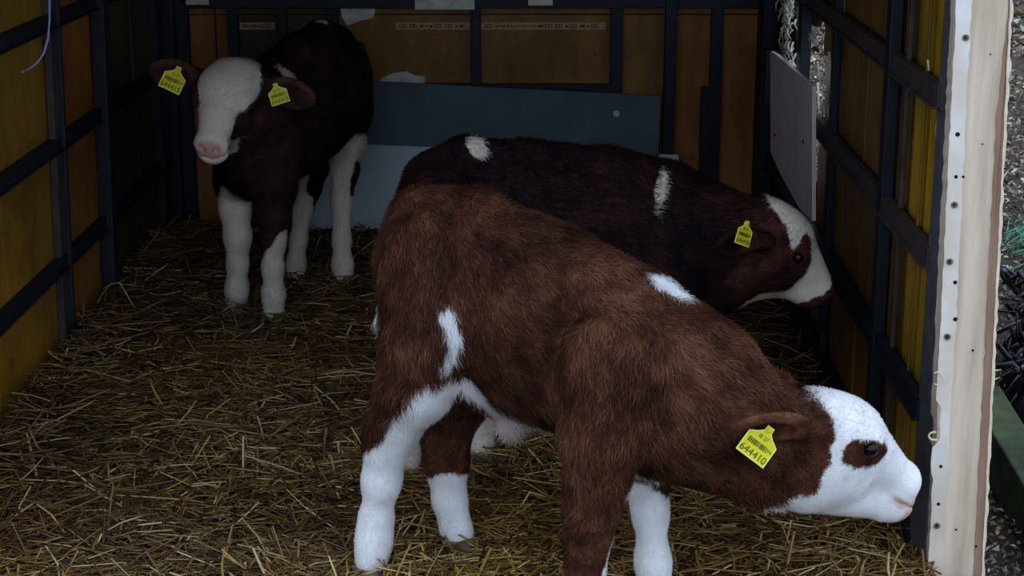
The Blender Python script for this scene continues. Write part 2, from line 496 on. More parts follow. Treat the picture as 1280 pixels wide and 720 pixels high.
tag(m.build('splinters', M['splinter'], wr), kind='stuff', label='split pale veneer strips')
for z in RAILS:
    side_rail(wr, xr, -1, 3.72, 6.7, z + 0.004, h=0.05, mat=M['steel_brown'] if z > 0.5 else M['steel'])
side_post(wr, xr, -1, 4.27, 0.055, 0.03, M['steel'], ytop=0.0)
side_post(wr, xr, -1, 4.12, 0.018, 0.012, M['steel_brown'])
side_post(wr, xr, -1, 5.72, 0.08, 0.035, M['steel'])
side_post(wr, xr, -1, 5.13, 0.05, 0.02, M['steel'])
side_post(wr, xr, -1, 6.60, 0.12, 0.05, M['steel'])
# batten joint in the front panel
side_post(wr, xr, -1, 3.935, 0.012, 0.006, M['ply_amber'])
# torn yellow skin showing white behind
m = MB(); P = [at_x(px, py, xr(3.8)) for px, py in ((1168, 143), (1178, 150), (1179, 202), (1172, 195), (1166, 178), (1165, 160))]
m.slab([(xr(p[1]) + 0.006, p[1], p[2]) for p in P], (0.004, 0, 0))
m.build('paper_scrap', M['paper'], wr)
m = MB(); m.tube([at_x(1160, 76, 0.925), at_x(1161, 88, 0.92)], [0.003, 0.001], 5); m.build('splinter', M['splinter'], wr)

# steel edge trim at the wall's end
tr = MB()
tr.box(0.912, 0.930, 3.60, 3.74, -0.15, 1.86); tr.box(0.912, 0.94, 3.595, 3.602, -0.15, 1.86)
tr.build('edge_trim', M['trim'], wr, bevel=0.002)

# ---- straw bedding (stuff)
def make_straw(N, ylo, yhi, xlo, xhi, seed, zextra=0.03, L=(0.06, 0.25), wid=(0.0015, 0.0038)):
    r = np.random.default_rng(seed)
    x = r.uniform(xlo, xhi, N); y = r.uniform(ylo, yhi, N)
    keep = (x > -1.31) & (x < 0.92) & (y < YB - 0.09)
    keep &= ~((x > 0.42 + 0.08 * np.sin(y * 9)) & (y > 4.45) & (r.random(N) < 0.8))
    for hx, hy in HOOVES:
        keep &= (x - hx) ** 2 + (y - hy + 0.05) ** 2 > 0.055 ** 2
    x, y = x[keep], y[keep]; N = len(x)
    lay = r.random(N) ** 1.3
    z = floor_h(x, y) + 0.003 + lay * zextra
    Ln = r.uniform(L[0], L[1], N); az = r.uniform(0, 2 * pi, N) * 0.6 + r.choice([0.2, 1.2, 2.6], N)
    el = r.normal(0, 0.13, N) + lay * 0.05
    up = r.random(N) < 0.015
    el[up] = r.uniform(0.4, 1.2, up.sum()); Ln[up] *= 0.8
    d = np.stack([np.cos(az) * np.cos(el), np.sin(az) * np.cos(el), np.sin(el)], -1)
    c = np.stack([x, y, z], -1)
    side = np.stack([-np.sin(az), np.cos(az), np.zeros(N)], -1)
    upv = np.cross(d, side)
    bend = (r.normal(0, 0.05, N) * Ln)[:, None] * side + (r.normal(0, 0.03, N) * Ln)[:, None] * upv
    w = r.uniform(wid[0], wid[1], N)[:, None]
    rings = []
    for t_, b_ in ((-0.5, 0.0), (0.05, 1.0), (0.5, 0.0)):
        base = c + d * (Ln * t_)[:, None] + bend * b_
        base[:, 0] = np.clip(base[:, 0], -1.322, 0.925); base[:, 1] = np.minimum(base[:, 1], YB - 0.055)
        base[:, 2] = np.maximum(base[:, 2], floor_h(base[:, 0], base[:, 1]) - 0.004)
        for k in range(3):
            a = 2 * pi * k / 3 + 0.5
            rings.append(base + side * w * cos(a) + upv * w * sin(a) * 0.7)
    V = np.stack(rings, 1)                    # N,9,3
    q = np.array([[0, 1, 4, 3], [1, 2, 5, 4], [2, 0, 3, 5], [3, 4, 7, 6], [4, 5, 8, 7], [5, 3, 6, 8]])
    loops = (np.arange(N)[:, None, None] * 9 + q[None]).reshape(-1)
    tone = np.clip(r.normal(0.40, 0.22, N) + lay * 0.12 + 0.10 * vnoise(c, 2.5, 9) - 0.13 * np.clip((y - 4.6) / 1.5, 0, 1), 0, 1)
    tone[r.random(N) < 0.045] = 0.97
    wet = vnoise(c * np.array([1, 1, 0]), 1.7, 15)
    tone = np.clip(tone - 0.16 * (wet > 0.25) * r.random(N), 0, 1)
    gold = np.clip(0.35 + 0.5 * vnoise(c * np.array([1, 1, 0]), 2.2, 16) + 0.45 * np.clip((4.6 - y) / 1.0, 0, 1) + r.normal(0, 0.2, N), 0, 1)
    return V.reshape(-1, 3), loops, np.arange(N * 6) * 4, np.repeat(tone, 9), np.repeat(gold, 9)
HOOVES = [tuple(at_y(px, py, Y)[:2]) for px, py, Y in ((464, 714, 3.585), (577, 696, 3.735), (295, 388, 5.69), (342, 396, 5.565), (429, 352, 6.03), (369, 349, 6.05), (601, 572, 4.30))]
parts = [make_straw(27000, 3.0, 4.9, -1.4, 0.95, 1), make_straw(18000, 4.9, 6.7, -1.4, 0.95, 2),
         make_straw(2500, 4.0, 6.4, -1.34, -1.15, 3, zextra=0.09)]
off = 0; Vs = []; Ls = []; Ss = []; Ts = []; lo = 0
Gs = []
for V_, L_, S_, T_, G_ in parts:
    Gs.append(G_)
    Vs.append(V_); Ls.append(L_ + off); Ss.append(S_ + lo); Ts.append(T_); off += len(V_); lo += len(L_)
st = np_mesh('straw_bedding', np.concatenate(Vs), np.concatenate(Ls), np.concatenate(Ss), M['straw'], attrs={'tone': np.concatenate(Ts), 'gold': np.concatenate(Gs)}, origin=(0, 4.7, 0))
tag(st, 'loose golden brown straw bedding spread over the shed floor', 'straw', kind='stuff')

# ---- ground outside with leaf litter
gr = mesh_obj('ground', [(-20, -6, -0.16), (30, -6, -0.16), (30, 40, -0.16), (-20, 40, -0.16)], [(0, 1, 2, 3)], M['soil'], origin=(5, 5, -0.16))
tag(gr, 'leafy bare ground outside the shed', None, kind='structure')
def make_leaves(N, x0, x1, y0, y1, seed, size=(0.008, 0.026)):
    r = np.random.default_rng(seed)
    c = np.stack([x0 + (x1 - x0) * r.random(N) ** 1.5, y0 + (y1 - y0) * r.random(N) ** (1.7 if y0 < 5 else 1.0), -0.155 + r.random(N) ** 2 * 0.05], -1)
    a = r.uniform(0, 2 * pi, N); e1 = r.normal(0, 0.5, N); e2 = r.normal(0, 0.5, N)
    u = np.stack([np.cos(a) * np.cos(e1), np.sin(a) * np.cos(e1), np.sin(e1)], -1)
    v = np.stack([-np.sin(a) * np.cos(e2), np.cos(a) * np.cos(e2), np.sin(e2)], -1)
    s = (r.uniform(size[0], size[1], N) * np.clip(0.35 + 0.16 * (c[:, 1] - 3.2), 0.35, 1))[:, None]
    n = np.cross(u, v)
    rows = [c - u * s, c - v * s * 0.5 + n * s * 0.25, c + v * s * 0.5 + n * s * 0.25, c + u * s, c]
    V = np.stack(rows, 1).reshape(-1, 3)
    q = np.array([[0, 1, 4], [1, 3, 4], [3, 2, 4], [2, 0, 4]])
    loops = (np.arange(N)[:, None, None] * 5 + q[None]).reshape(-1)
    return np_mesh('leaf_litter', V, loops, np.arange(N * 4) * 3, M['leaf'], attrs={'tone': np.repeat(np.clip(r.normal(0.5, 0.33, N), 0, 1), 5)}, origin=(2, 5, -0.16))
lf = make_leaves(45000, 1.06, 3.4, 3.0, 13.5, 11)
lf2 = make_leaves(14000, 1.6, 7.0, 12.5, 24, 12, size=(0.03, 0.06))
tag(lf2, 'dead leaf litter on the ground further off behind the shed', 'leaves', kind='stuff')
tag(lf, 'grey brown dead leaf litter on the ground outside', 'leaves', kind='stuff')

# ================================================================== LOOSE THINGS OF THE SHED
# timber post at the open end of the right wall
P0 = (1.0, 3.62, 0)
post = thing('timber_post', (1.0, 3.62, -0.15), 'pale raw timber post with screw heads and chipped white edge, at the open front', 'post')
YF = 3.56
def pz(py, Y=YF): return at_y(1200, py, Y)[2]
def edge_poly(left, right, y, th, name, mat, parent):
    m = MB()
    pts = [at_y(px, py, y) for px, py in left] + [at_y(px, py, y) for px, py in reversed(right)]
    m.slab([tuple(p) for p in pts], (0, th, 0))
    return m.build(name, mat, parent)
rr = random.Random(12)
ys_ = list(range(-40, 781, 10))
def xl_(py): return 1196 - 36 * py / 720.0
L0 = [(xl_(y) + 16 + rr.uniform(-1, 1), y) for y in ys_]
R0 = [(1270 - 36 * y / 720.0 - 6 + rr.uniform(-0.6, 0.6), y) for y in ys_]
edge_poly([(x - 14, y) for x, y in L0], R0, YF, 0.06, 'plank', M['rawwood'], post)
Lc = []
for y in ys_:
    ex = rr.uniform(-1.2, 0.8)
    if 500 < y < 560: ex += 6
    if 560 <= y < 600: ex -= 3
    Lc.append((xl_(y) + ex, y))
edge_poly(Lc, [(xl_(y) + 19 + rr.uniform(-1.2, 1.2), y) for y in ys_], YF - 0.004, 0.004, 'white_strip', M['white_paint'], post)
edge_poly([(x - 11 + rr.uniform(-.8, .8) + 9 * max(0, 1 - y / 150), y) for x, y in R0], R0, YF - 0.003, 0.003, 'veneer_strip', M['redwood'], post)
edge_poly([(x - 1, y) for x, y in R0], [(x + 2.2 + (4 if 30 < y < 100 else 0) * rr.random() + rr.uniform(-1, 1.2), y) for x, y in R0], YF - 0.005, 0.05, 'splintered_edge', M['splinter'], post)
def disc(name, px, py, y, rpx, mat, parent, depth=0.003, seg=10):
    c = at_y(px, py, y); r_ = rpx / ppm(c)
    m = MB(); n = seg
    vs = [(c[0] + r_ * cos(2 * pi * k / n), y - dd, c[2] + r_ * sin(2 * pi * k / n)) for dd in (0, depth) for k in range(n)]
    m.add(vs, [tuple(range(n - 1, -1, -1)), tuple(range(n, 2 * n))] + [(k, (k + 1) % n, n + (k + 1) % n, n + k) for k in range(n)])
    return m.build(name, mat, parent)
for px, py, rp in ((1207, 47, 4.2), (1193, 256, 4.2), (1187, 327, 4.2), (1184, 421, 4.2), (1171, 657, 4.0)):
    s_ = disc('screw', px, py, YF - 0.0045, rp, M['screw'], post)
    disc('screw_slot', px, py, YF - 0.0078, rp * 0.4, M['hole'], s_, depth=0.0006)
for px, py, rp in ((1197, 168, 3), (1195, 221, 2.4), (1204, 221, 1.8), (1194, 353, 2.6), (1194, 399, 2.8), (1176, 583, 2.2), (1173, 630, 2.2), (1195, 662, 1.5), (1220, 683, 1.6), (1238, 68, 1.2), (1216, 438, 1.6), (1228, 180, 1.2)):
    disc('nail_hole', px, py, YF - 0.004, rp, M['hole'], post, depth=0.0008)
m = MB(); m.tube([at_y(1172 + 7 * cos(a), 473 + 8 * sin(a), YF - 0.012) for a in np.linspace(-2.2, 2.2, 10)], 0.0016, 5); m.build('staple', M['splinter'], post)
m = MB(); m.tube([at_y(1168 + 7 * cos(a), 545 + 5 * sin(a), YF - 0.012) for a in np.linspace(1, 5.0, 8)], 0.0022, 5); m.build('wood_curl', M['splinter'], post)
for i in range(7):
    m = MB(); py = rr.uniform(20, 480); x = 1270 - 36 * py / 720.0 - 3
    m.tube([at_y(x, py, YF - 0.004), at_y(x + rr.uniform(2, 8), py + rr.uniform(-10, 4), YF - 0.012)], [0.002, 0.0006], 4)
    m.build('splinter', M['splinter'], post)

# boards on the back wall and in the corner
Yb = YB - 0.066
def quad_board(name, pts, th, mat, label, cat, Y=Yb):
    P = [at_y(px, py, Y) for px, py in pts]
    m = MB(); m.slab([tuple(p) for p in P], (0, th, 0))
    c = np.mean(P, 0)
    o = m.build(name, mat, None, bevel=0.002, origin=(c[0], c[1], min(p[2] for p in P)))
    return tag(o, label, cat)
ws = thing('pale_sheet', (at_y(615, 295, Yb)[0], Yb, 0.0), 'pale grey white sheet low on the back wall under the slate board', 'sheet')
P = [at_y(px, py, Yb) for px, py in ((385, 175), (848, 194), (848, 310), (385, 310))]
P[2][2] = P[3][2] = 0.0
m = MB(); m.slab([tuple(p) for p in P], (0, 0.012, 0)); m.build('sheet_face', M['whiteboard'], ws, bevel=0.001)
P = [at_y(px, py, Yb - 0.001) for px, py in ((385, 262), (848, 266), (848, 310), (385, 310))]; P[2][2] = P[3][2] = 0.0
m = MB(); m.slab([(p[0], p[1] - 0.006, p[2]) for p in P], (0, 0.006, 0)); m.build('lower_lip', M['whiteboard'], ws, bevel=0.002)
sb = thing('slate_board', (at_y(640, 180, Yb)[0], Yb - 0.012, at_y(640, 185, Yb)[2]), 'long slate green board across the back wall above the pale sheet', 'board')
P = [at_y(px, py, Yb - 0.0145) for px, py in ((453, 101), (826, 120), (823, 195), (452, 180))]
m = MB(); m.slab([tuple(p) for p in P], (0, 0.012, 0)); m.build('board_face', M['slate'], sb, bevel=0.0015)
s_ = disc('screw', 770.5, 142, Yb - 0.0155, 4.2, M['paper'], sb)
disc('screw', 575, 170, Yb - 0.0155, 1.6, M['screw'], sb)

# grey board standing against the corner of the right wall
gb = thing('grey_board', (0.93, 6.1, 0.45), 'plain grey board with slanted top fixed in the far right corner', 'board')
P = [at_x(px, py, 0.885) for px, py in ((963, 64), (970, 68), (1015, 108), (1015, 276), (1000, 262), (975, 218), (963, 190))]
m = MB(); m.slab([tuple(p) for p in P], (0.012, 0, 0)); m.build('board_face', M['greyboard'], gb, bevel=0.001)
for px, py in ((969, 169), (1004, 177)):
    c = at_x(px, py, 0.884); m = MB(); m.tube([c, c - np.array([0.003, 0, 0])], 0.006, 8); m.build('screw', M['hole'], gb)
m = MB(); m.box(0.897, 0.95, 6.2, 6.26, 0.6, 0.8); m.build('cleat', M['steel'], gb)

# blue string at top left
sp = [at_y(px, py, 4.7) for px, py in ((65, -160), (63, -60), (62, 0), (62, 25), (60, 48), (55, 66), (47, 78), (38, 85), (30, 89))]
sp[0][2] = 1.86
m = MB(); m.tube(sp, [0.003] * 7 + [0.0026, 0.002], 6)
for k in range(3): m.tube([sp[-1], sp[-1] + np.array([-0.008, 0.004 * (k - 1), -0.004 * k])], [0.0012, 0.0006], 4)
so = m.build('hanging_string', M['string'], smooth=True, origin=tuple(sp[-1]))
tag(so, 'thin pale blue string dangling in front of the left wall', 'string')

# outside on the right: mossy beam, black tangle, netting, twigs
mb = MB()
A = [at_z(px, py, 0.02) for px, py in ((1238, 478), (1262, 478), (1345, 640), (1322, 706))]
A = [at_z(px, py, 0.0) for px, py in ((1216, 500), (1249, 480), (1330, 610), (1330, 690))]
mb.slab([tuple(p) for p in A], (0, 0, -0.15))
o = mb.build('mossy_beam', M['moss'], bevel=0.006)
tag(o, 'green mossy timber beam lying outside behind the post', 'beam')
# leaf scraps lying on the beam
rr = random.Random(3)
m = MB()
for i in range(60):
    px = rr.uniform(1266, 1300); py = rr.uniform(350, 500)
    a = at_z(px, py, rr.uniform(-0.1, 0.02)); b = a + np.array([rr.uniform(-.09, .09), rr.uniform(-.1, .1), rr.uniform(0, .1)])
    mid = (a + b) / 2 + np.array([rr.uniform(-.04, .04), 0, rr.uniform(0, .06)])
    m.tube([a, mid, b], rr.uniform(0.004, 0.01), 5)
for i in range(5):
    c = at_z(1290, 400 + 22 * i, -0.02); m.tube([c + np.array([-0.06, 0, -0.12]), c, c + np.array([0.1, 0, -0.1])], 0.045, 8)
o = m.build('black_hose_heap', M['black_plastic'], smooth=True)
tag(o, 'heap of black tangled hose on the leaves at the right edge', 'hose', kind='stuff')
m = MB()
for i in range(46):
    px = rr.uniform(1254, 1300); py = rr.gauss(308, 16)
    a = at_z(px, py, -0.12); b = a + np.array([rr.uniform(.05, .25), rr.uniform(-.12, .12), rr.uniform(-0.0, .06)])
    m.tube([a, (a + b) / 2 + np.array([0, rr.uniform(-.03, .03), .03]), b], 0.0035, 4)
o = m.build('green_netting', M['green_net'])
tag(o, 'crumpled green netting on the leaves beyond the post', 'netting', kind='stuff')
m = MB()
for i in range(150):
    px = rr.uniform(1240, 1310); py = rr.uniform(-60, 470)
    a = at_z(px, py, -0.13); an = rr.uniform(0, 2 * pi); l_ = rr.uniform(.1, .35)
    b = a + np.array([cos(an) * l_, sin(an) * l_, rr.uniform(0, .16)])
    m.tube([a, (a + b) / 2 + np.array([rr.uniform(-.03, .03), 0, .03]), b], rr.uniform(0.0015, 0.004), 4)
for i in range(60):
    px = rr.uniform(985, 1036); py = rr.uniform(-30, 190)
    a = at_z(px, py, -0.13); an = rr.uniform(0, 2 * pi); l_ = rr.uniform(.1, .35)
    b = a + np.array([cos(an) * l_, sin(an) * l_, rr.uniform(0, .12)])
    m.tube([a, (a + b) / 2 + np.array([rr.uniform(-.03, .03), 0, .03]), b], rr.uniform(0.0015, 0.004), 4)
o = m.build('brushwood', M['twig'])
tag(o, 'thin bare twigs scattered over the dead leaves outside', 'twigs', kind='stuff')

# ================================================================== CALVES
def nrm(v): v = np.asarray(v, float); return v / (np.linalg.norm(v) + 1e-12)

class Head:
    """local frame: x poll->nose, y to the animal's left, z dorsal"""
    def __init__(s, O, u, up, scale=1.0):
        s.O = np.asarray(O, float); s.x = nrm(u); z = np.asarray(up, float); z = nrm(z - s.x * z.dot(s.x)); s.z = z
        s.y = np.cross(s.z, s.x); s.s = scale
    def p(s, x, y, z): return s.O + (s.x * x + s.y * y + s.z * z) * s.s
    def d(s, x, y, z): return nrm(s.x * x + s.y * y + s.z * z)
    def local(s, P): q = (P - s.O) / s.s; return np.stack([q @ s.x, q @ s.y, q @ s.z], -1)

class Calf:
    def __init__(s, h):
        s.h = h; s.prims = []; s.ears = []
    def rc(s, a, ra, b, rb, k=0.03, n=None, sc=1.0, op=1):
        s.prims.append(('rc', np.asarray(a, float), ra, np.asarray(b, float), rb, k, None if n is None else nrm(n), sc, op))
    def chain(s, pts, k=0.03, n=None, sc=1.0):
        for (a, ra), (b, rb) in zip(pts[:-1], pts[1:]): s.rc(a, ra, b, rb, k, n, sc)
    def ell(s, c, R, rad, k=0.02, op=1, flow=None):
        s.prims.append(('el', np.asarray(c, float), np.asarray(R, float), np.asarray(rad, float), k, flow, op))
    @staticmethod
    def dist(pr, P):
        if pr[0] == 'rc':
            _, a, ra, b, rb, k, n, sc, op = pr
            ab = b - a; L2 = ab @ ab + 1e-9
            t_ = np.clip(((P - a) @ ab) / L2, 0, 1)
            q = P - (a + t_[..., None] * ab)
            r_ = ra + (rb - ra) * t_
            if n is not None:
                qn = q @ n
                q2 = q + n * (qn * (1 / sc - 1))[..., None]
                l2 = np.sqrt((q2 ** 2).sum(-1)) + 1e-9
                q3 = q2 + n * ((q2 @ n) * (1 / sc - 1))[..., None]
                return (l2 - r_) * l2 / (np.sqrt((q3 ** 2).sum(-1)) + 1e-9)
            return np.sqrt((q ** 2).sum(-1)) - r_
        _, c, R, rad, k, fl_, op = pr
        q = (P - c) @ R.T
        k0 = np.sqrt(((q / rad) ** 2).sum(-1)) + 1e-9
        k1 = np.sqrt(((q / rad ** 2) ** 2).sum(-1)) + 1e-9
        return k0 * (k0 - 1) / k1
    def bounds(s, pr):
        if pr[0] == 'rc':
            m_ = max(pr[2], pr[4]) * max(1, pr[7]); return np.minimum(pr[1], pr[3]) - m_, np.maximum(pr[1], pr[3]) + m_
        m_ = pr[3].max(); return pr[1] - m_, pr[1] + m_
    def mesh(s):
        h = s.h
        bs = [s.bounds(p) for p in s.prims if p[-1] == 1]
        lo = np.min([b[0] for b in bs], 0) - 3 * h; hi = np.max([b[1] for b in bs], 0) + 3 * h
        n = np.ceil((hi - lo) / h).astype(int) + 1
        G = np.full(n, 1.0, dtype=np.float32)
        ax = [lo[i] + h * np.arange(n[i]) for i in range(3)]
        for pr in s.prims:
            b0, b1 = s.bounds(pr); k = pr[5] if pr[0] == 'rc' else pr[4]
            mg = k + 2 * h + 0.01
            i0 = np.clip(np.floor((b0 - mg - lo) / h).astype(int), 0, n - 1); i1 = np.clip(np.ceil((b1 + mg - lo) / h).astype(int) + 1, 1, n)
            sl = tuple(slice(i0[i], i1[i]) for i in range(3))
            g = np.meshgrid(ax[0][sl[0]], ax[1][sl[1]], ax[2][sl[2]], indexing='ij')
            d = s.dist(pr, np.stack(g, -1))
            o = G[sl]
            if pr[-1] == 1:
                hh = np.maximum(k - np.abs(o - d), 0) / k
                G[sl] = np.minimum(o, d) - hh * hh * k * 0.25
            else:
                hh = np.maximum(k - np.abs(o + d), 0) / k
                G[sl] = np.maximum(o, -d) + hh * hh * k * 0.25
        # hair-like lumpiness of the surface
        S = G < 0
        c8 = [S[i:n[0] - 1 + i, j:n[1] - 1 + j, k:n[2] - 1 + k] for i in (0, 1) for j in (0, 1) for k in (0, 1)]
        cnt = sum(c.astype(np.int8) for c in c8)
        act = (cnt > 0) & (cnt < 8)
        idx = np.full(act.shape, -1, dtype=np.int64)
        ci = np.argwhere(act); idx[act] = np.arange(len(ci))
        acc = np.zeros((len(ci), 3)); num = np.zeros(len(ci))
        cor = [(i, j, k) for i in (0, 1) for j in (0, 1) for k in (0, 1)]
        val = {c: G[ci[:, 0] + c[0], ci[:, 1] + c[1], ci[:, 2] + c[2]] for c in cor}
        for a in cor:
            for d in range(3):
                if a[d] == 0:
                    b = list(a); b[d] = 1; b = tuple(b)
                    va, vb = val[a], val[b]; cr = (va < 0) != (vb < 0)
                    t_ = np.where(cr, va / np.where(cr, va - vb, 1), 0)
                    pt = np.tile(np.array(a, float), (len(ci), 1)); pt[:, d] += t_
                    acc[cr] += pt[cr]; num[cr] += 1
        V = lo + (ci + acc / num[:, None]) * h
        Q = []
        for d in range(3):
            e1, e2 = [(1, 2), (2, 0), (0, 1)][d]
            sa = [slice(None)] * 3; sb_ = [slice(None)] * 3; sa[d] = slice(0, -1); sb_[d] = slice(1, None)
            A_, B_ = S[tuple(sa)], S[tuple(sb_)]
            for flip, msk in ((False, A_ & ~B_), (True, ~A_ & B_)):
                e = np.argwhere(msk)
                q = []
                for o1, o2 in ((0, 0), (-1, 0), (-1, -1), (0, -1)):
                    c = e.copy(); c[:, e1] += o1; c[:, e2] += o2
                    q.append(idx[c[:, 0], c[:, 1], c[:, 2]])
                q = np.stack(q, 1)
                if flip: q = q[:, ::-1]
                Q.append(q)
        Q = np.concatenate(Q)
        s.V, s.Q = V, Q
        return V, Q
    def flow(s, P):
        F = np.zeros_like(P); W = np.zeros(len(P)) + 1e-12
        for pr in s.prims:
            if pr[-1] != 1: continue
            if pr[0] == 'rc': f = nrm(pr[3] - pr[1])
            elif pr[5] is not None: f = nrm(pr[5])
            else: continue
            w = np.exp(-np.maximum(s.dist(pr, P), -0.01) / 0.012)
            F += w[:, None] * f; W += w
        return F / W[:, None]

def seg_dist(P, pts, yf=1.0):
    """distance to a tapering polyline [(point, radius)..], minus radius; negative inside"""
    best = np.full(len(P), 9.0)
    S = np.array([1.0, yf, 1.0])
    if len(pts) == 1: pts = pts * 2
    for (a, ra), (b, rb) in zip(pts[:-1], pts[1:]):
        a = np.asarray(a) * S; b = np.asarray(b) * S; ab = b - a
        Q = P * S
        t_ = np.clip(((Q - a) @ ab) / (ab @ ab + 1e-9), 0, 1)
        best = np.minimum(best, np.linalg.norm(Q - (a + t_[:, None] * ab), axis=1) - (ra + (rb - ra) * t_))
    return best

def build_calf(name, calf, head, marks, origin, label, coat, nhair, hairlen, hairw, extra_hair=None, seed=1, tone_base=0.5, pinkf=None, clump=0.55, tonex=None):
    root = thing(name, origin, label, 'calf', 'young brown and white calves in the shed')
    V, Q = calf.mesh()
    nz = vnoise(V, 40, 2) * 0.004 + vnoise(V, 90, 3) * 0.002
    def field(P):
        w = np.full(len(P), -0.2)
        jag = vnoise(P, 60, 11) * 0.004 + vnoise(P, 140, 12) * 0.003
        for op, fn in marks:
            d = -fn(P)                      # positive inside
            if op == 'w': w = np.maximum(w, d)
            else: w = np.minimum(w, -d)
        return w + jag
    def earm(P):
        m_ = np.zeros(len(P))
        for ce, RR, rad, ci in calf.ears:
            q = ((P - ce) @ RR.T) / rad; m_ = np.maximum(m_, sstep(1.15, 0.8, np.sqrt((q ** 2).sum(1))))
        return m_
    def earin(P):
        m_ = np.zeros(len(P))
        for ce, RR, rad, ci in calf.ears:
            q = ((P - ci) @ RR.T) / (rad * np.array([0.62, 0.55, 0.42])); m_ = np.maximum(m_, sstep(1.1, 0.7, np.sqrt((q ** 2).sum(1))))
        return m_
    def tonef(P):
        return np.clip(tone_base + 0.22 * vnoise(P, 9, 21) + 0.22 * vnoise(P, 28, 22) + 0.15 * vnoise(P, 75, 23) + (tonex(P) if tonex else 0) + 0.24 * earm(P) - 0.42 * earin(P), 0, 1)
    pk = pinkf or (lambda P: np.zeros(len(P)))
    w = field(V)
    body = np_mesh('body', V, Q.reshape(-1), np.arange(len(Q)) * 4, coat, root, {'w': w, 'tone': tonef(V) - 0.12, 'pink': pk(V)}, smooth=True, origin=tuple(origin))
    # hair
    r = np.random.default_rng(seed)
    A, B, C_, D = V[Q[:, 0]], V[Q[:, 1]], V[Q[:, 2]], V[Q[:, 3]]
    fn = np.cross(C_ - A, D - B); ar = np.linalg.norm(fn, axis=1); fn = fn / (ar[:, None] + 1e-12)
    pick = r.choice(len(Q), nhair, p=ar / ar.sum())
    a, b = r.random((2, nhair, 1))
    R = (A[pick] * (1 - a) + B[pick] * a) * (1 - b) + (D[pick] * (1 - a) + C_[pick] * a) * b
    N = fn[pick]
    F = calf.flow(R) + np.array([0, 0, -0.35])
    F = F + 0.75 * np.stack([vnoise(R, 14, 31), vnoise(R, 14, 32), vnoise(R, 14, 33)], -1) + 0.3 * r.normal(size=R.shape)
    T = F - N * (F * N).sum(-1, keepdims=True)
    T /= np.linalg.norm(T, axis=1, keepdims=True) + 1e-9
    em = earm(R)
    L = (hairlen(R) * (1 - em) + 0.006 * em) * r.uniform(0.6, 1.3, nhair)
    ok = L > 0.0015
    R, N, T, L = R[ok], N[ok], T[ok], L[ok]
    n_ = len(R)
    lift = (0.28 + 0.25 * r.random(n_))[:, None]
    side = np.cross(T, N)
    curl = (r.normal(0, 0.25, n_))[:, None] * side
    p0 = R - N * 0.001
    p1 = R + (T * 0.55 + N * lift * 0.6 + curl * 0.2) * L[:, None]
    p2 = R + (T * 1.0 + N * lift * 0.55 + curl) * L[:, None] + np.array([0, 0, -0.12]) * L[:, None]
    sw = side * (hairw * r.uniform(0.7, 1.3, n_))[:, None] * 0.5
    HV = np.stack([p0 - sw, p0 + sw, p1 - sw * 0.8, p1 + sw * 0.8, p2], 1)
    cl_ = np.stack([vnoise(R, 55, 41), vnoise(R, 55, 42), vnoise(R, 55, 43)], -1); cl_ -= N * (cl_ * N).sum(-1, keepdims=True)
    p2 = p2 + cl_ * L[:, None] * clump; p1 = p1 + cl_ * L[:, None] * clump * 0.4
    base = (np.arange(n_) * 5)[:, None]
    lp = np.concatenate([base + np.array([[0, 1, 3, 2]]), base + np.array([[2, 3, 4]])], 1).reshape(-1)
    stt = (np.arange(n_)[:, None] * 7 + np.array([[0, 4]])).reshape(-1)
    wv = field(R); tv = np.clip(tonef(R) + r.normal(0, 0.16, n_), 0, 1); pv = pk(R)
    hair = np_mesh('coat_hair', HV.reshape(-1, 3), lp, stt, coat, root, {'w': np.repeat(wv, 5), 'tone': np.repeat(tv, 5), 'pink': np.repeat(pv, 5), 'strand': np.ones(len(pv) * 5)}, origin=tuple(origin))
    hair['kind'] = 'stuff'
    return root

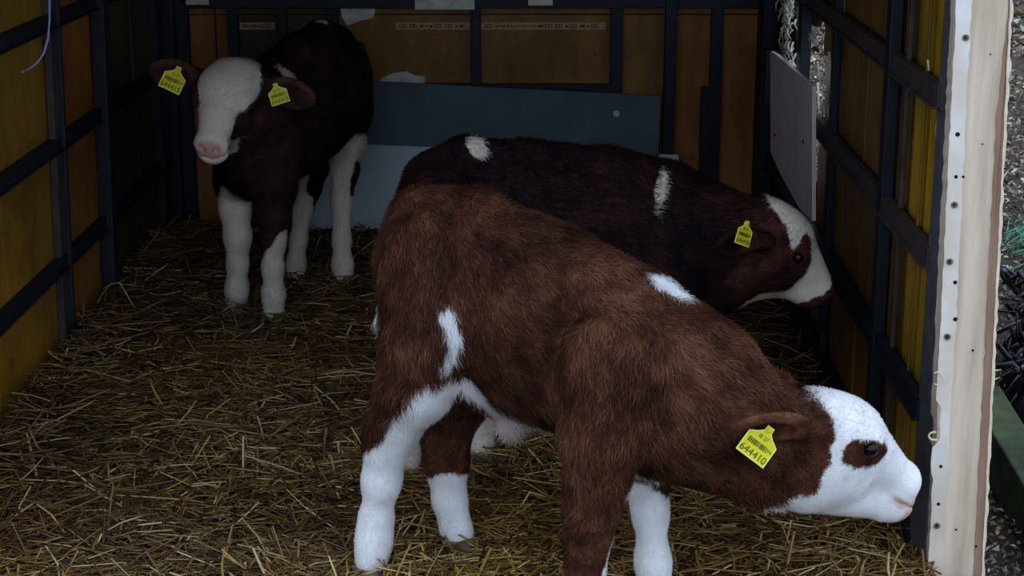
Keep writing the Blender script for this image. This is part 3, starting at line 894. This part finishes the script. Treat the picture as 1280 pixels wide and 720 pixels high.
def add_head(c, H, ears, width=1.0, deep=1.0, muz=1.0, ear_size=1.0, ear_out=0.0, ear_drop=0.0, eye=(0.134, -0.045), ear_x=0.015):
    H.eye = eye
    s = H.s; n = H.y
    R = np.stack([H.x, H.y, H.z])
    back = -H.x
    wd = width
    c.ell(H.p(0.078, 0, -0.040), R, np.array([0.085, 0.076 * wd, 0.076]) * s, 0.03, flow=back)             # forehead dome
    c.ell(H.p(0.020, 0, -0.055), R, np.array([0.055, 0.062 * wd, 0.070]) * s, 0.03, flow=back)             # poll
    c.rc(H.p(0.262, 0, -0.062), 0.038 * s, H.p(0.12, 0, -0.038), 0.065 * s, 0.03, n, 0.88 * wd)            # nasal
    c.ell(H.p(0.272, 0, -0.070), R, np.array([0.036, 0.043 * wd, 0.036 * muz]) * s, 0.02, flow=back)                   # muzzle top
    c.ell(H.p(0.262 + 0.10 * (muz - 1), 0, -0.100 - 0.03 * (muz - 1)), R, np.array([0.040, 0.036 * wd, 0.030 * muz]) * s, 0.02, flow=back)                   # lips / chin
    c.rc(H.p(0.250 + 0.05 * (muz - 1), 0, -0.100 - 0.09 * (muz - 1)), 0.031 * s * muz ** 0.5, H.p(0.10, 0, -0.115 * deep), 0.070 * s * deep, 0.03, n, 0.80 / deep ** 0.5)     # jaw
    for sd in (1, -1):
        c.ell(H.p(0.105, sd * 0.034, -0.100), R, np.array([0.075, 0.036, 0.058]) * s, 0.03, flow=back)      # cheek
        c.ell(H.p(eye[0] - 0.006, sd * 0.052 * wd, eye[1] + 0.011), R, np.array([0.032, 0.026, 0.024]) * s, 0.015, flow=back)     # brow / socket
        c.ell(H.p(0.305, sd * 0.021, -0.062), R, np.array([0.012, 0.0075, 0.009]) * s, 0.006, op=-1)        # nostril
        c.ell(H.p(0.278, sd * 0.040, -0.094), R, np.array([0.035, 0.010, 0.003]) * s, 0.005, op=-1)          # mouth corners
        c.ell(H.p(eye[0], sd * 0.076 * wd, eye[1]), R, np.array([0.019, 0.013, 0.013]) * s, 0.006, op=-1)    # eye hollow
    c.ell(H.p(0.305, 0, -0.093), R, np.array([0.016, 0.036, 0.0028]) * s, 0.004, op=-1)
    for sd, tip, face in ears:                # tip: direction, face: normal of the open side
        base = H.p(ear_x, sd * (0.062 * wd + ear_out), -0.045 - ear_drop)
        e = nrm(tip); f = np.asarray(face, float); f = nrm(f - e * f.dot(e)); g = np.cross(f, e)
        ln = 0.145 * s * ear_size; ew = s * ear_size
        RR = np.stack([e, g, f])
        c.rc(base - e * 0.01, 0.022 * s, base + e * 0.04 * s, 0.022 * s, 0.02)
        c.ears.append((base + e * ln * 0.62, RR, np.array([0.50 * ln, 0.050 * ew, 0.030 * ew]), base + e * ln * 0.60 + f * 0.012 * ew))
        c.ell(base + e * ln * 0.55, RR, np.array([0.46 * ln, 0.041 * ew, 0.012 * ew]), 0.015, flow=e)
        c.ell(base + e * ln * 0.60 + f * 0.012 * ew, RR, np.array([0.32 * ln, 0.027 * ew, 0.011 * ew]), 0.006, op=-1)

def add_eyes(root, H, width=1.0, z=-0.045):
    for sd in (1, -1):
        c0 = Vector(H.p(H.eye[0], sd * 0.0665 * width, H.eye[1])); r_ = 0.0155 * H.s
        bm = bmesh.new(); bmesh.ops.create_uvsphere(bm, u_segments=20, v_segments=12, radius=r_)
        me = bpy.data.meshes.new('eye'); bm.to_mesh(me); bm.free(); me.materials.append(M['eye'])
        me.polygons.foreach_set('use_smooth', [True] * len(me.polygons))
        o = bpy.data.objects.new('eye', me); scene.collection.objects.link(o); o.parent = root; o.location = c0 - WORLD[root.name]
        o['label'] = 'dark glossy eye'

def add_hoof(root, c, fwd, r_, h=0.035):
    """cloven hoof: two toes side by side, wider at the ground"""
    fwd = nrm([fwd[0], fwd[1], 0]); sd = np.array([-fwd[1], fwd[0], 0]); m = MB()
    c = np.asarray(c, float)
    for k in (-1, 1):
        vs = []
        for z, sc_, sh in ((0.0, 1.0, 0.010), (h * 0.5, 0.9, 0.003), (h, 0.72, -0.004)):
            for i in range(10):
                a = 2 * pi * i / 10
                pt = c + fwd * (cos(a) * r_ * 1.15 * sc_ + sh) + sd * (k * r_ * 0.52 + sin(a) * r_ * 0.47 * sc_) + np.array([0, 0, z])
                vs.append(tuple(pt))
        f = [tuple(range(9, -1, -1)), tuple(range(20, 30))]
        for l_ in (0, 10):
            for i in range(10): f.append((l_ + i, l_ + (i + 1) % 10, l_ + 10 + (i + 1) % 10, l_ + 10 + i))
        m.add(vs, f)
    return m.build('hoof', M['hoof'], root, smooth=False, bevel=0.002)

def text_mesh(name, body, size, O, u, v, n_, mat, parent, shear=0.0, bold=0.0):
    cu = bpy.data.curves.new(name, 'FONT'); cu.body = body; cu.size = size; cu.align_x = 'CENTER'; cu.align_y = 'CENTER'
    cu.extrude = 0.0003; cu.offset = bold; cu.resolution_u = 3
    ob = bpy.data.objects.new(name + '_tmp', cu); scene.collection.objects.link(ob)
    bpy.context.view_layer.update()
    dg = bpy.context.evaluated_depsgraph_get()
    me = bpy.data.meshes.new_from_object(ob.evaluated_get(dg)); bpy.data.objects.remove(ob)
    me.name = name
    B = Matrix((u, v, n_)).transposed().to_4x4()
    me.transform(B)
    me.materials.clear(); me.materials.append(mat)
    o = bpy.data.objects.new(name, me); scene.collection.objects.link(o)
    o.parent = parent; o.location = Vector(O) - WORLD[parent.name]; WORLD[o.name] = Vector(O)
    return o

def add_tag(root, O, u, v, w_, number, label):
    """ear tag: O centre of the plate, u right, v up, w_ plate width"""
    u = Vector(nrm(u)); v = Vector(nrm(np.asarray(v, float) - np.array(u) * np.dot(v, u))); n_ = u.cross(v)
    O = Vector(O); k = w_ / 70.0
    out = [(-35, -24), (35, -24), (35, 24), (18, 34), (9, 42), (8, 54), (-8, 54), (-9, 42), (-18, 34), (-35, 24)]
    inn = [(x * 0.93, y * 0.92 + 0.5) for x, y in out]
    m = MB(); m.slab([tuple(O + u * (x * k) + v * (y * k) - n_ * 0.0012) for x, y in out], tuple(n_ * 0.0024))
    t_ = m.build('ear_tag', M['tag'], root, bevel=0.0006, origin=tuple(O))
    t_['label'] = label
    # raised paler rim
    m = MB(); N_ = len(out)
    for i in range(N_):
        j = (i + 1) % N_
        q = [O + u * (p[0] * k) + v * (p[1] * k) + n_ * 0.0014 for p in (out[i], out[j], inn[j], inn[i])]
        m.slab([tuple(p) for p in q], tuple(n_ * 0.0006))
    m.build('rim', M['tag_edge'], t_)
    m = MB(); c = O + v * (46 * k); m.tube([c - n_ * 0.006, c + n_ * 0.003, c + n_ * 0.0045], [5.5 * k, 5.5 * k, 3 * k], 12); m.build('stud', M['tag'], t_)
    f = n_ * 0.0016
    text_mesh('lettering', number, 21.5 * k, O + v * (-12 * k) + f, u, v, n_, M['tag_ink'], t_, bold=0.0006 * k * 10)
    text_mesh('lettering', 'IE 27', 11 * k, O + v * (27 * k) + f, u, v, n_, M['tag_ink'], t_)
    # bar code row
    m = MB(); x = -26; rr = random.Random(5)
    while x < 20:
        b_ = rr.choice((1.2, 2, 3)); q = [O + u * (a * k) + v * (b * k) + f * 0.9 for a, b in ((x, 4), (x + b_, 4), (x + b_, 15), (x, 15))]
        m.slab([tuple(p) for p in q], tuple(n_ * 0.0003)); x += b_ + rr.choice((1, 1.6))
    m.build('bar_code', M['tag_ink'], t_)
    text_mesh('lettering', '0A', 9 * k, O + u * (27 * k) + v * (10 * k) + f, u, v, n_, M['tag_ink'], t_)
    return t_

coat_front = coat_mat('chestnut_coat', srgb(36, 19, 15), srgb(96, 58, 42), srgb(158, 112, 86), srgb(250, 250, 252))
coat_mid = coat_mat('dark_bay_coat', srgb(14, 11, 18), srgb(44, 24, 25), srgb(96, 56, 46), srgb(222, 212, 200))
coat_left = coat_mat('deep_brown_coat', srgb(24, 17, 22), srgb(58, 37, 36), srgb(96, 64, 56), srgb(226, 214, 202))

RIGHT = np.array([1.0, 0, 0]); UPC = np.array([0, sin(PITCH), cos(PITCH)]); FWD = np.array([0, cos(PITCH), -sin(PITCH)])
def K(px, py, Y, r):
    P = at_y(px, py, Y); return (P, r / ppm(P))
def marks_fn(pts, yf=0.5):
    kp = [K(*p) for p in pts]
    return lambda P: seg_dist(P, kp, yf)
def sstep(a, b, x):
    t_ = np.clip((x - a) / (b - a), 0, 1); return t_ * t_ * (3 - 2 * t_)

# ------------------------------------------------------------------ calf in front
def front_calf():
    c = Calf(0.0052)
    n = nrm([0.5, 0.86, 0])
    torso = [K(548, 322, 3.66, 80), K(600, 372, 3.60, 118), K(680, 400, 3.50, 116), K(755, 440, 3.40, 110), K(812, 478, 3.36, 114), K(862, 500, 3.34, 106)]
    c.chain(torso, 0.05, n, 0.66)
    c.chain([K(862, 504, 3.34, 100), K(910, 534, 3.36, 79), K(965, 560, 3.38, 68), K(1000, 568, 3.39, 66)], 0.05, [0.2, 1, 0], 0.60)
    c.chain([K(520, 262, 3.67, 22), K(600, 262, 3.60, 20), K(700, 322, 3.47, 20), K(815, 372, 3.36, 20)], 0.05)   # back line
    c.rc(*K(640, 440, 3.56, 74), *K(700, 465, 3.47, 66), 0.05, n, 0.85)                                     # belly
    # haunches and hind legs (near, far)
    c.chain([K(535, 325, 3.56, 66), K(538, 420, 3.53, 58), K(520, 478, 3.53, 44), K(492, 528, 3.56, 31), K(483, 558, 3.57, 25), K(477, 600, 3.58, 21), K(470, 650, 3.59, 17.5), K(467, 676, 3.59, 18.5), K(464, 700, 3.585, 20)], 0.035)
    c.rc(*K(474, 545, 3.58, 12), *K(497, 500, 3.57, 14), 0.03)
    c.chain([K(545, 325, 3.77, 58), K(570, 440, 3.75, 52), K(568, 495, 3.75, 42), K(557, 545, 3.76, 28), K(558, 580, 3.76, 24), K(562, 625, 3.755, 18), K(570, 660, 3.75, 16), K(576, 688, 3.735, 18)], 0.035)
    c.chain([K(575, 455, 3.56, 26), K(606, 486, 3.58, 20)], 0.05)                                           # flank fold
    # front legs
    c.chain([K(765, 455, 3.28, 66), K(752, 545, 3.25, 48), K(746, 600, 3.25, 35), K(739, 640, 3.25, 32), K(733, 680, 3.255, 24), K(731, 715, 3.26, 21), K(730, 760, 3.26, 21), K(728, 788, 3.25, 22)], 0.035)
    c.chain([K(812, 500, 3.46, 60), K(806, 570, 3.44, 34), K(809, 604, 3.43, 23), K(813, 640, 3.43, 19), K(816, 700, 3.43, 18.5), K(819, 740, 3.425, 21)], 0.035)
    c.chain([K(505, 258, 3.70, 11), K(490, 300, 3.74, 10), K(486, 350, 3.75, 9), K(484, 400, 3.75, 9), K(482, 428, 3.75, 5)], 0.02)         # tail
    c.ell(at_y(640, 518, 3.56), np.eye(3), np.array([0.035, 0.03, 0.028]), 0.03, flow=[0, 0, -1])          # navel
    O = at_y(1023, 497, 3.385)
    H = Head(O, at_y(1160, 576, 3.46) - O, at_y(1095, 388, 3.385) - O, 1.06)
    add_head(c, H, [(-1, (-0.90, -0.42, 0.17), (0.05, -0.72, -0.60)), (1, (-0.75, 0.6, 0.05), (0.1, 0.75, -0.55))], deep=1.17, muz=1.25, ear_size=1.25, ear_out=0.036, ear_drop=-0.012, eye=(0.118, -0.022), ear_x=-0.028)
    yf, yh = 0.55, 3.36
    mk = [('w', marks_fn([(560, 482, 3.48, 18), (540, 496, 3.49, 30), (522, 512, 3.50, 27), (506, 556, 3.52, 27), (488, 590, 3.54, 40), (466, 720, 3.55, 46)], 0.6)),
          ('w', marks_fn([(562, 618, 3.74, 36), (577, 700, 3.72, 44)], 0.6)),
          ('w', marks_fn([(557, 388, 3.46, 11), (567, 412, 3.46, 10), (566, 434, 3.46, 9), (554, 452, 3.46, 8)], 0.4)),
          ('w', marks_fn([(560, 466, 3.48, 8), (585, 478, 3.5, 13), (612, 500, 3.54, 12), (640, 522, 3.54, 26)], 0.4)),
          ('w', marks_fn([(660, 525, 3.5, 9), (690, 540, 3.45, 8), (702, 552, 3.42, 6)], 0.3)),
          ('w', marks_fn([(802, 336, 3.33, 7), (826, 346, 3.33, 13), (848, 358, 3.33, 12), (862, 370, 3.33, 6)], 0.5)),
          ('w', marks_fn([(486, 384, 3.75, 16), (482, 440, 3.75, 18)], 1)),
          ('w', marks_fn([(770, 672, 3.25, 5), (758, 712, 3.25, 9), (752, 745, 3.25, 12)], 0.6)),
          ('w', marks_fn([(800, 604, 3.42, 24), (815, 650, 3.42, 34), (818, 750, 3.42, 40)], 0.8)),
          ('w', marks_fn([(784, 600, 3.3, 14), (830, 622, 3.3, 14), (875, 636, 3.3, 9)], 0.3)),
          ('b', marks_fn([(477, 668, 3.56, 3), (470, 684, 3.56, 1.5)], 0.6)),
          ('w', marks_fn([(780, 400, 3.2, 2.5), (781, 408, 3.2, 2.5)], 0.3)),
          ('w', marks_fn([(1030, 492, yh, 13), (1052, 508, yh, 18), (1085, 556, yh, 50), (1112, 600, yh, 62), (1145, 620, yh, 60)], 0.1)),
          ('w', marks_fn([(1090, 630, yh, 52), (1070, 606, yh, 52), (1040, 632, yh, 34), (1000, 628, yh, 18), (955, 630, yh, 8)], 0.1)),
          ('b', marks_fn([(1068, 560, yh, 19), (1086, 564, yh, 20), (1096, 566, yh, 16)], 0.15))]
    legs_z = 0.30
    belly = at_y(640, 518, 3.56)
    def hl(P):
        q = H.local(P)
        L = 0.026 + 0 * P[:, 0]
        L = np.where(P[:, 2] < 0.42, 0.026 - 0.018 * sstep(0.42, 0.25, P[:, 2]) * ((P[:, 0] < 0.5)), L)
        head = sstep(-0.03, 0.05, q[:, 0]) * (P[:, 0] > 0.55)
        L = L * (1 - head) + 0.009 * head
        L = np.where((q[:, 0] > 0.20) & (P[:, 0] > 0.6), 0.0045, L)
        L = np.where((q[:, 0] > 0.285) & (P[:, 0] > 0.6), 0.0, L)
        thr = at_y(915, 628, 3.36); L = np.where(np.linalg.norm((P - thr) * np.array([0.55, 0.5, 1]), axis=1) < 0.035, 0.034, L)
        dn = np.linalg.norm(P - belly, axis=1)
        L = np.where(dn < 0.075, 0.045, L)
        de = (q[:, 0] - H.eye[0]) ** 2 + (q[:, 2] - H.eye[1]) ** 2
        L = np.where((de < 0.018 ** 2) & (P[:, 0] > 0.6), 0.0, L)
        tl = (P[:, 1] > 3.70) & (P[:, 0] < -0.24) & (P[:, 2] > 0.4)
        return np.where(tl, 0.03, L)
    def pk(P):
        q = H.local(P)
        on = (P[:, 0] > 0.6)
        a = sstep(0.292, 0.305, q[:, 0]) * 0.75
        b = sstep(0.014, 0.004, np.abs(q[:, 2] + 0.094)) * sstep(0.24, 0.27, q[:, 0]) * 0.6
        t_ = 0.30 * sstep(0.10, 0.05, np.linalg.norm(P - belly, axis=1)) * (P[:, 2] < 0.5)
        return np.maximum(np.maximum(a, b) * on, t_)
    base = np.array([0.02, 3.45, 0.0])
    root = build_calf('calf', c, H, mk, base, 'nearest calf, chestnut brown with white face, sniffing the timber post', coat_front, 190000, hl, 0.0014, seed=3, tone_base=0.45, pinkf=pk)
    add_eyes(root, H, 1.02)
    for px, py, Y, r_ in ((464, 714, 3.585, 22), (577, 696, 3.735, 20), (728, 800, 3.25, 22), (820, 757, 3.42, 21)):
        p = at_y(px, py, Y); add_hoof(root, (p[0], Y - 0.004, -0.008), (0.75, -0.45), r_ / ppm(p) * 1.02, h=0.030)
    a = at_y(945, 561, 3.19)
    u = RIGHT * 0.80 - UPC * 0.60; v = RIGHT * 0.60 + UPC * 0.80
    add_tag(root, a, u + FWD * 0.05, v + FWD * 0.1, 43 / ppm(a), '644410', 'yellow ear tag with large black numbers')
    return root
front_calf()

# ------------------------------------------------------------------ calf behind it
def middle_calf():
    c = Calf(0.0065)
    n = np.array([0.0, 1, 0]); Y0 = 4.28
    c.chain([K(560, 262, Y0, 64), K(610, 296, Y0, 116), K(690, 305, Y0, 118), K(775, 312, Y0, 114), K(828, 318, Y0, 104)], 0.05, n, 0.62)
    c.chain([K(828, 318, Y0, 100), K(880, 316, Y0, 76), K(925, 312, Y0, 60), K(945, 312, Y0, 54)], 0.05, n, 0.58)
    c.chain([K(530, 215, Y0, 18), K(580, 195, Y0, 18), K(660, 200, Y0, 16), K(760, 208, Y0, 16), K(838, 226, Y0, 16), K(900, 258, Y0, 16)], 0.05)
    c.chain([K(556, 262, 4.20, 56), K(545, 360, 4.19, 58), K(535, 440, 4.18, 42), K(508, 495, 4.19, 24), K(505, 520, 4.19, 19), K(506, 560, 4.19, 16), K(507, 582, 4.185, 18)], 0.035)
    c.chain([K(560, 262, 4.37, 50), K(575, 360, 4.37, 50), K(582, 440, 4.36, 34), K(588, 495, 4.34, 21), K(594, 520, 4.33, 17), K(599, 545, 4.32, 15), K(601, 562, 4.30, 17)], 0.035)
    c.chain([K(825, 360, 4.18, 52), K(838, 440, 4.17, 32), K(842, 490, 4.17, 22), K(843, 540, 4.17, 15), K(845, 585, 4.165, 17)], 0.035)
    c.chain([K(845, 360, 4.38, 50), K(862, 440, 4.38, 30), K(866, 480, 4.38, 20), K(868, 530, 4.38, 15), K(870, 558, 4.37, 17)], 0.035)
    O = at_y(962, 254, 4.28)
    H = Head(O, at_y(1050, 340, 4.32) - O, at_y(1040, 170, 4.28) - O, 0.98)
    add_head(c, H, [(-1, (-0.80, -0.60, 0.12), (0.3, -0.8, -0.4)), (1, (-0.6, 0.75, 0.1), (0.2, 0.7, -0.5))], deep=1.15, ear_out=0.045, ear_drop=0.028, ear_size=1.1)
    yh = 4.24
    mk = [('w', marks_fn([(590, 180, Y0 - .02, 9), (597, 184, Y0 - .04, 10), (600, 190, Y0 - .06, 8)], 0.5)),
          ('w', marks_fn([(829, 214, 4.2, 6), (825, 240, 4.2, 7), (818, 262, 4.2, 6), (814, 274, 4.2, 3)], 0.3)),
          ('w', marks_fn([(962, 245, yh, 7), (985, 260, yh, 15), (996, 284, yh, 13), (990, 303, yh, 6)], 0.1)),
          ('w', marks_fn([(1008, 270, yh, 7), (1020, 296, yh, 6), (1028, 330, yh, 13), (1024, 356, yh, 20), (994, 378, yh, 12), (952, 380, yh, 15), (922, 396, yh, 9)], 0.1)),
          ('w', marks_fn([(506, 545, 4.19, 26), (506, 600, 4.19, 30)], 0.8)),
          ('w', marks_fn([(594, 520, 4.32, 26), (602, 590, 4.32, 30)], 0.8)),
          ('w', marks_fn([(842, 510, 4.17, 30), (845, 600, 4.17, 30)], 0.8)),
          ('w', marks_fn([(866, 490, 4.38, 30), (870, 580, 4.38, 30)], 0.8))]
    def hl(P):
        q = H.local(P); L = 0.018 + 0 * P[:, 0]
        L = np.where(P[:, 2] < 0.35, 0.010, L)
        on = P[:, 0] > 0.45
        L = np.where(on & (q[:, 0] > 0.0), 0.009, L); L = np.where(on & (q[:, 0] > 0.2), 0.004, L); L = np.where(on & (q[:, 0] > 0.285), 0, L)
        de = (q[:, 0] - H.eye[0]) ** 2 + (q[:, 2] - H.eye[1]) ** 2
        return np.where((de < 0.017 ** 2) & on, 0.0, L)
    def pk(P):
        q = H.local(P); return sstep(0.294, 0.307, q[:, 0]) * 0.3 * (P[:, 0] > 0.5)
    base = np.array([0.1, 4.28, 0.0])
    root = build_calf('calf', c, H, mk, base, 'dark red brown calf standing behind the nearest calf, head low to the right', coat_mid, 90000, hl, 0.0018, seed=5, tone_base=0.34, pinkf=pk, tonex=lambda P: 0.22 * sstep(-0.05, -0.28, P[:, 0]) + 0.48 * sstep(0.45, 0.60, P[:, 0]))
    add_eyes(root, H)
    for px, py, Y, r_ in ((507, 592, 4.185, 18), (601, 572, 4.30, 17), (845, 596, 4.165, 18), (870, 568, 4.37, 17)):
        p = at_y(px, py, Y); add_hoof(root, (p[0] + .006, Y, -0.008), (1, 0.0), r_ / ppm(p) * 1.05, h=0.03)
    a = at_y(929, 297, 4.07)
    add_tag(root, a, RIGHT * 0.62 - UPC * 0.18 + FWD * 0.6, UPC * 1.0 + RIGHT * 0.25, 28 / ppm(a), '644418', 'yellow ear tag turned half away')
    return root
middle_calf()

# ------------------------------------------------------------------ calf at the back left
def left_calf():
    c = Calf(0.0068)
    n = nrm([0.866, -0.5, 0])
    c.chain([K(412, 94, 6.08, 56), K(404, 112, 5.98, 70), K(380, 128, 5.86, 76), K(348, 152, 5.74, 74), K(328, 168, 5.66, 66)], 0.05, n, 0.70)
    c.chain([K(420, 48, 6.10, 14), K(400, 42, 6.02, 12), K(372, 62, 5.88, 12), K(348, 82, 5.75, 12), K(330, 88, 5.66, 12)], 0.05)
    c.chain([K(330, 160, 5.68, 58), K(312, 135, 5.56, 48), K(302, 112, 5.48, 38)], 0.05)
    c.chain([K(318, 200, 5.66, 46), K(310, 215, 5.62, 36)], 0.05)       # brisket
    # front legs (image left, image right)
    c.chain([K(298, 170, 5.66, 36.0), K(292, 225, 5.66, 22.6), K(294, 262, 5.66, 17.6), K(297, 296, 5.66, 15.6), K(297, 330, 5.67, 11.6), K(296, 360, 5.68, 12.6), K(295, 380, 5.69, 13.1)], 0.03)
    c.chain([K(345, 175, 5.60, 38.0), K(345, 232, 5.58, 23.6), K(343, 272, 5.57, 18.6), K(341, 302, 5.57, 14.6), K(341, 335, 5.57, 11.6), K(342, 368, 5.57, 12.6), K(342, 390, 5.565, 13.1)], 0.03)
    # hind legs
    c.chain([K(428, 92, 6.06, 34.0), K(434, 140, 6.05, 29.0), K(435, 178, 6.06, 19.6), K(431, 215, 6.08, 15.1), K(427, 250, 6.09, 12.6), K(427, 300, 6.07, 10.1), K(428, 330, 6.05, 11.6), K(429, 346, 6.03, 12.1)], 0.03)
    c.chain([K(396, 110, 6.12, 34.0), K(398, 170, 6.12, 23.6), K(396, 200, 6.12, 18.6), K(386, 236, 6.14, 13.6), K(378, 265, 6.13, 11.1), K(373, 300, 6.10, 9.6), K(370, 330, 6.07, 11.1), K(369, 343, 6.05, 11.6)], 0.03)
    c.chain([K(448, 60, 6.17, 8), K(456, 90, 6.20, 7), K(456, 140, 6.2, 6)], 0.02)
    O = at_y(289, 80, 5.44)
    H = Head(O, RIGHT * -0.042 - UPC * 0.235 - FWD * 0.19, UPC * 0.5 - FWD * 0.85, 1.02)
    add_head(c, H, [(-1, tuple(-RIGHT * 0.97 + UPC * 0.12 + FWD * 0.1), tuple(-FWD - UPC * 0.5)), (1, tuple(RIGHT * 0.93 - UPC * 0.28 + FWD * 0.1), tuple(-FWD - UPC * 0.5))], width=1.26, deep=1.0, muz=1.1, ear_size=1.25, ear_out=0.004, ear_drop=0.01)
    yh = 5.36
    mk = [('w', marks_fn([(294, 235, 5.62, 18), (296, 300, 5.66, 40), (296, 400, 5.66, 40)], 0.8)),
          ('b', marks_fn([(316, 236, 5.60, 14), (322, 262, 5.58, 8)], 0.6)),
          ('w', marks_fn([(352, 292, 5.55, 8), (346, 320, 5.55, 16), (342, 360, 5.55, 30), (342, 400, 5.55, 36)], 0.8)),
          ('w', marks_fn([(437, 186, 6.03, 28), (430, 240, 6.05, 30), (428, 360, 6.05, 28)], 0.8)),
          ('b', marks_fn([(449, 205, 6.04, 7), (446, 240, 6.06, 9)], 0.6)),
          ('w', marks_fn([(372, 220, 6.08, 14), (372, 290, 6.1, 26), (370, 360, 6.06, 28)], 0.8)),
          ('b', marks_fn([(400, 205, 6.08, 14), (393, 236, 6.1, 10)], 0.6)),
          ('w', marks_fn([(336, 74, 5.62, 5), (352, 82, 5.64, 6), (364, 98, 5.66, 6), (372, 128, 5.7, 4)], 0.6)),
          ('w', marks_fn([(398, 22, 6.0, 5), (408, 24, 6.0, 5)], 0.4)),
          ('w', marks_fn([(286, 92, yh, 36), (286, 108, yh, 38), (283, 130, yh, 30), (270, 160, yh, 26), (268, 185, yh, 28)], 0.30)),
          ('w', marks_fn([(286, 190, yh, 14), (300, 180, yh, 10)], 0.3)),
          ('b', marks_fn([(326, 136, yh, 13), (308, 150, yh, 14), (296, 166, yh, 9), (297, 177, yh, 5)], 0.3)),
          ('w', marks_fn([(313, 154, yh, 2.2), (309, 168, yh, 2.2)], 0.3))]
    def hl(P):
        q = H.local(P); L = 0.017 + 0 * P[:, 0]
        L = np.where(P[:, 2] < 0.4, 0.009, L)
        on = (P[:, 1] < 5.52) & (P[:, 2] > 0.4)
        L = np.where(on & (q[:, 0] > 0.0), 0.009, L); L = np.where(on & (q[:, 0] > 0.2), 0.004, L); L = np.where(on & (q[:, 0] > 0.285), 0, L)
        de = (q[:, 0] - H.eye[0]) ** 2 + (q[:, 2] - H.eye[1]) ** 2
        return np.where((de < 0.017 ** 2) & on, 0.0, L)
    def pk(P):
        q = H.local(P)
        return sstep(0.286, 0.300, q[:, 0]) * sstep(-0.096, -0.086, q[:, 2]) * sstep(0.040, 0.030, np.abs(q[:, 1])) * 0.8 * (P[:, 1] < 5.5)
    base = np.array([-0.75, 5.85, 0.0])
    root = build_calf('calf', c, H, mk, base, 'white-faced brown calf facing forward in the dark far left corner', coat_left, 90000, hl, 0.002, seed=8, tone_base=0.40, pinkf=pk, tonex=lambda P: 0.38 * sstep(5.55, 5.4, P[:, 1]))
    add_eyes(root, H, 1.22)
    for px, py, Y, r_ in ((295, 388, 5.69, 15), (342, 396, 5.565, 15), (429, 352, 6.03, 14), (369, 349, 6.05, 13.5)):
        p = at_y(px, py, Y); add_hoof(root, (p[0], Y, 0.0), (-0.3, -1), r_ / ppm(p) * 1.03, h=0.03)
    a = at_y(215, 104, 5.36)
    add_tag(root, a, RIGHT * 0.90 - UPC * 0.42, UPC * 0.9 + RIGHT * 0.42, 29 / ppm(a), '644415', 'yellow ear tag on the ear at the left')
    a = at_y(349, 122, 5.36)
    add_tag(root, a, RIGHT * 0.95 + UPC * 0.3, UPC * 0.95 - RIGHT * 0.2, 24 / ppm(a), '644415', 'yellow ear tag on the ear at the right')
    return root
left_calf()
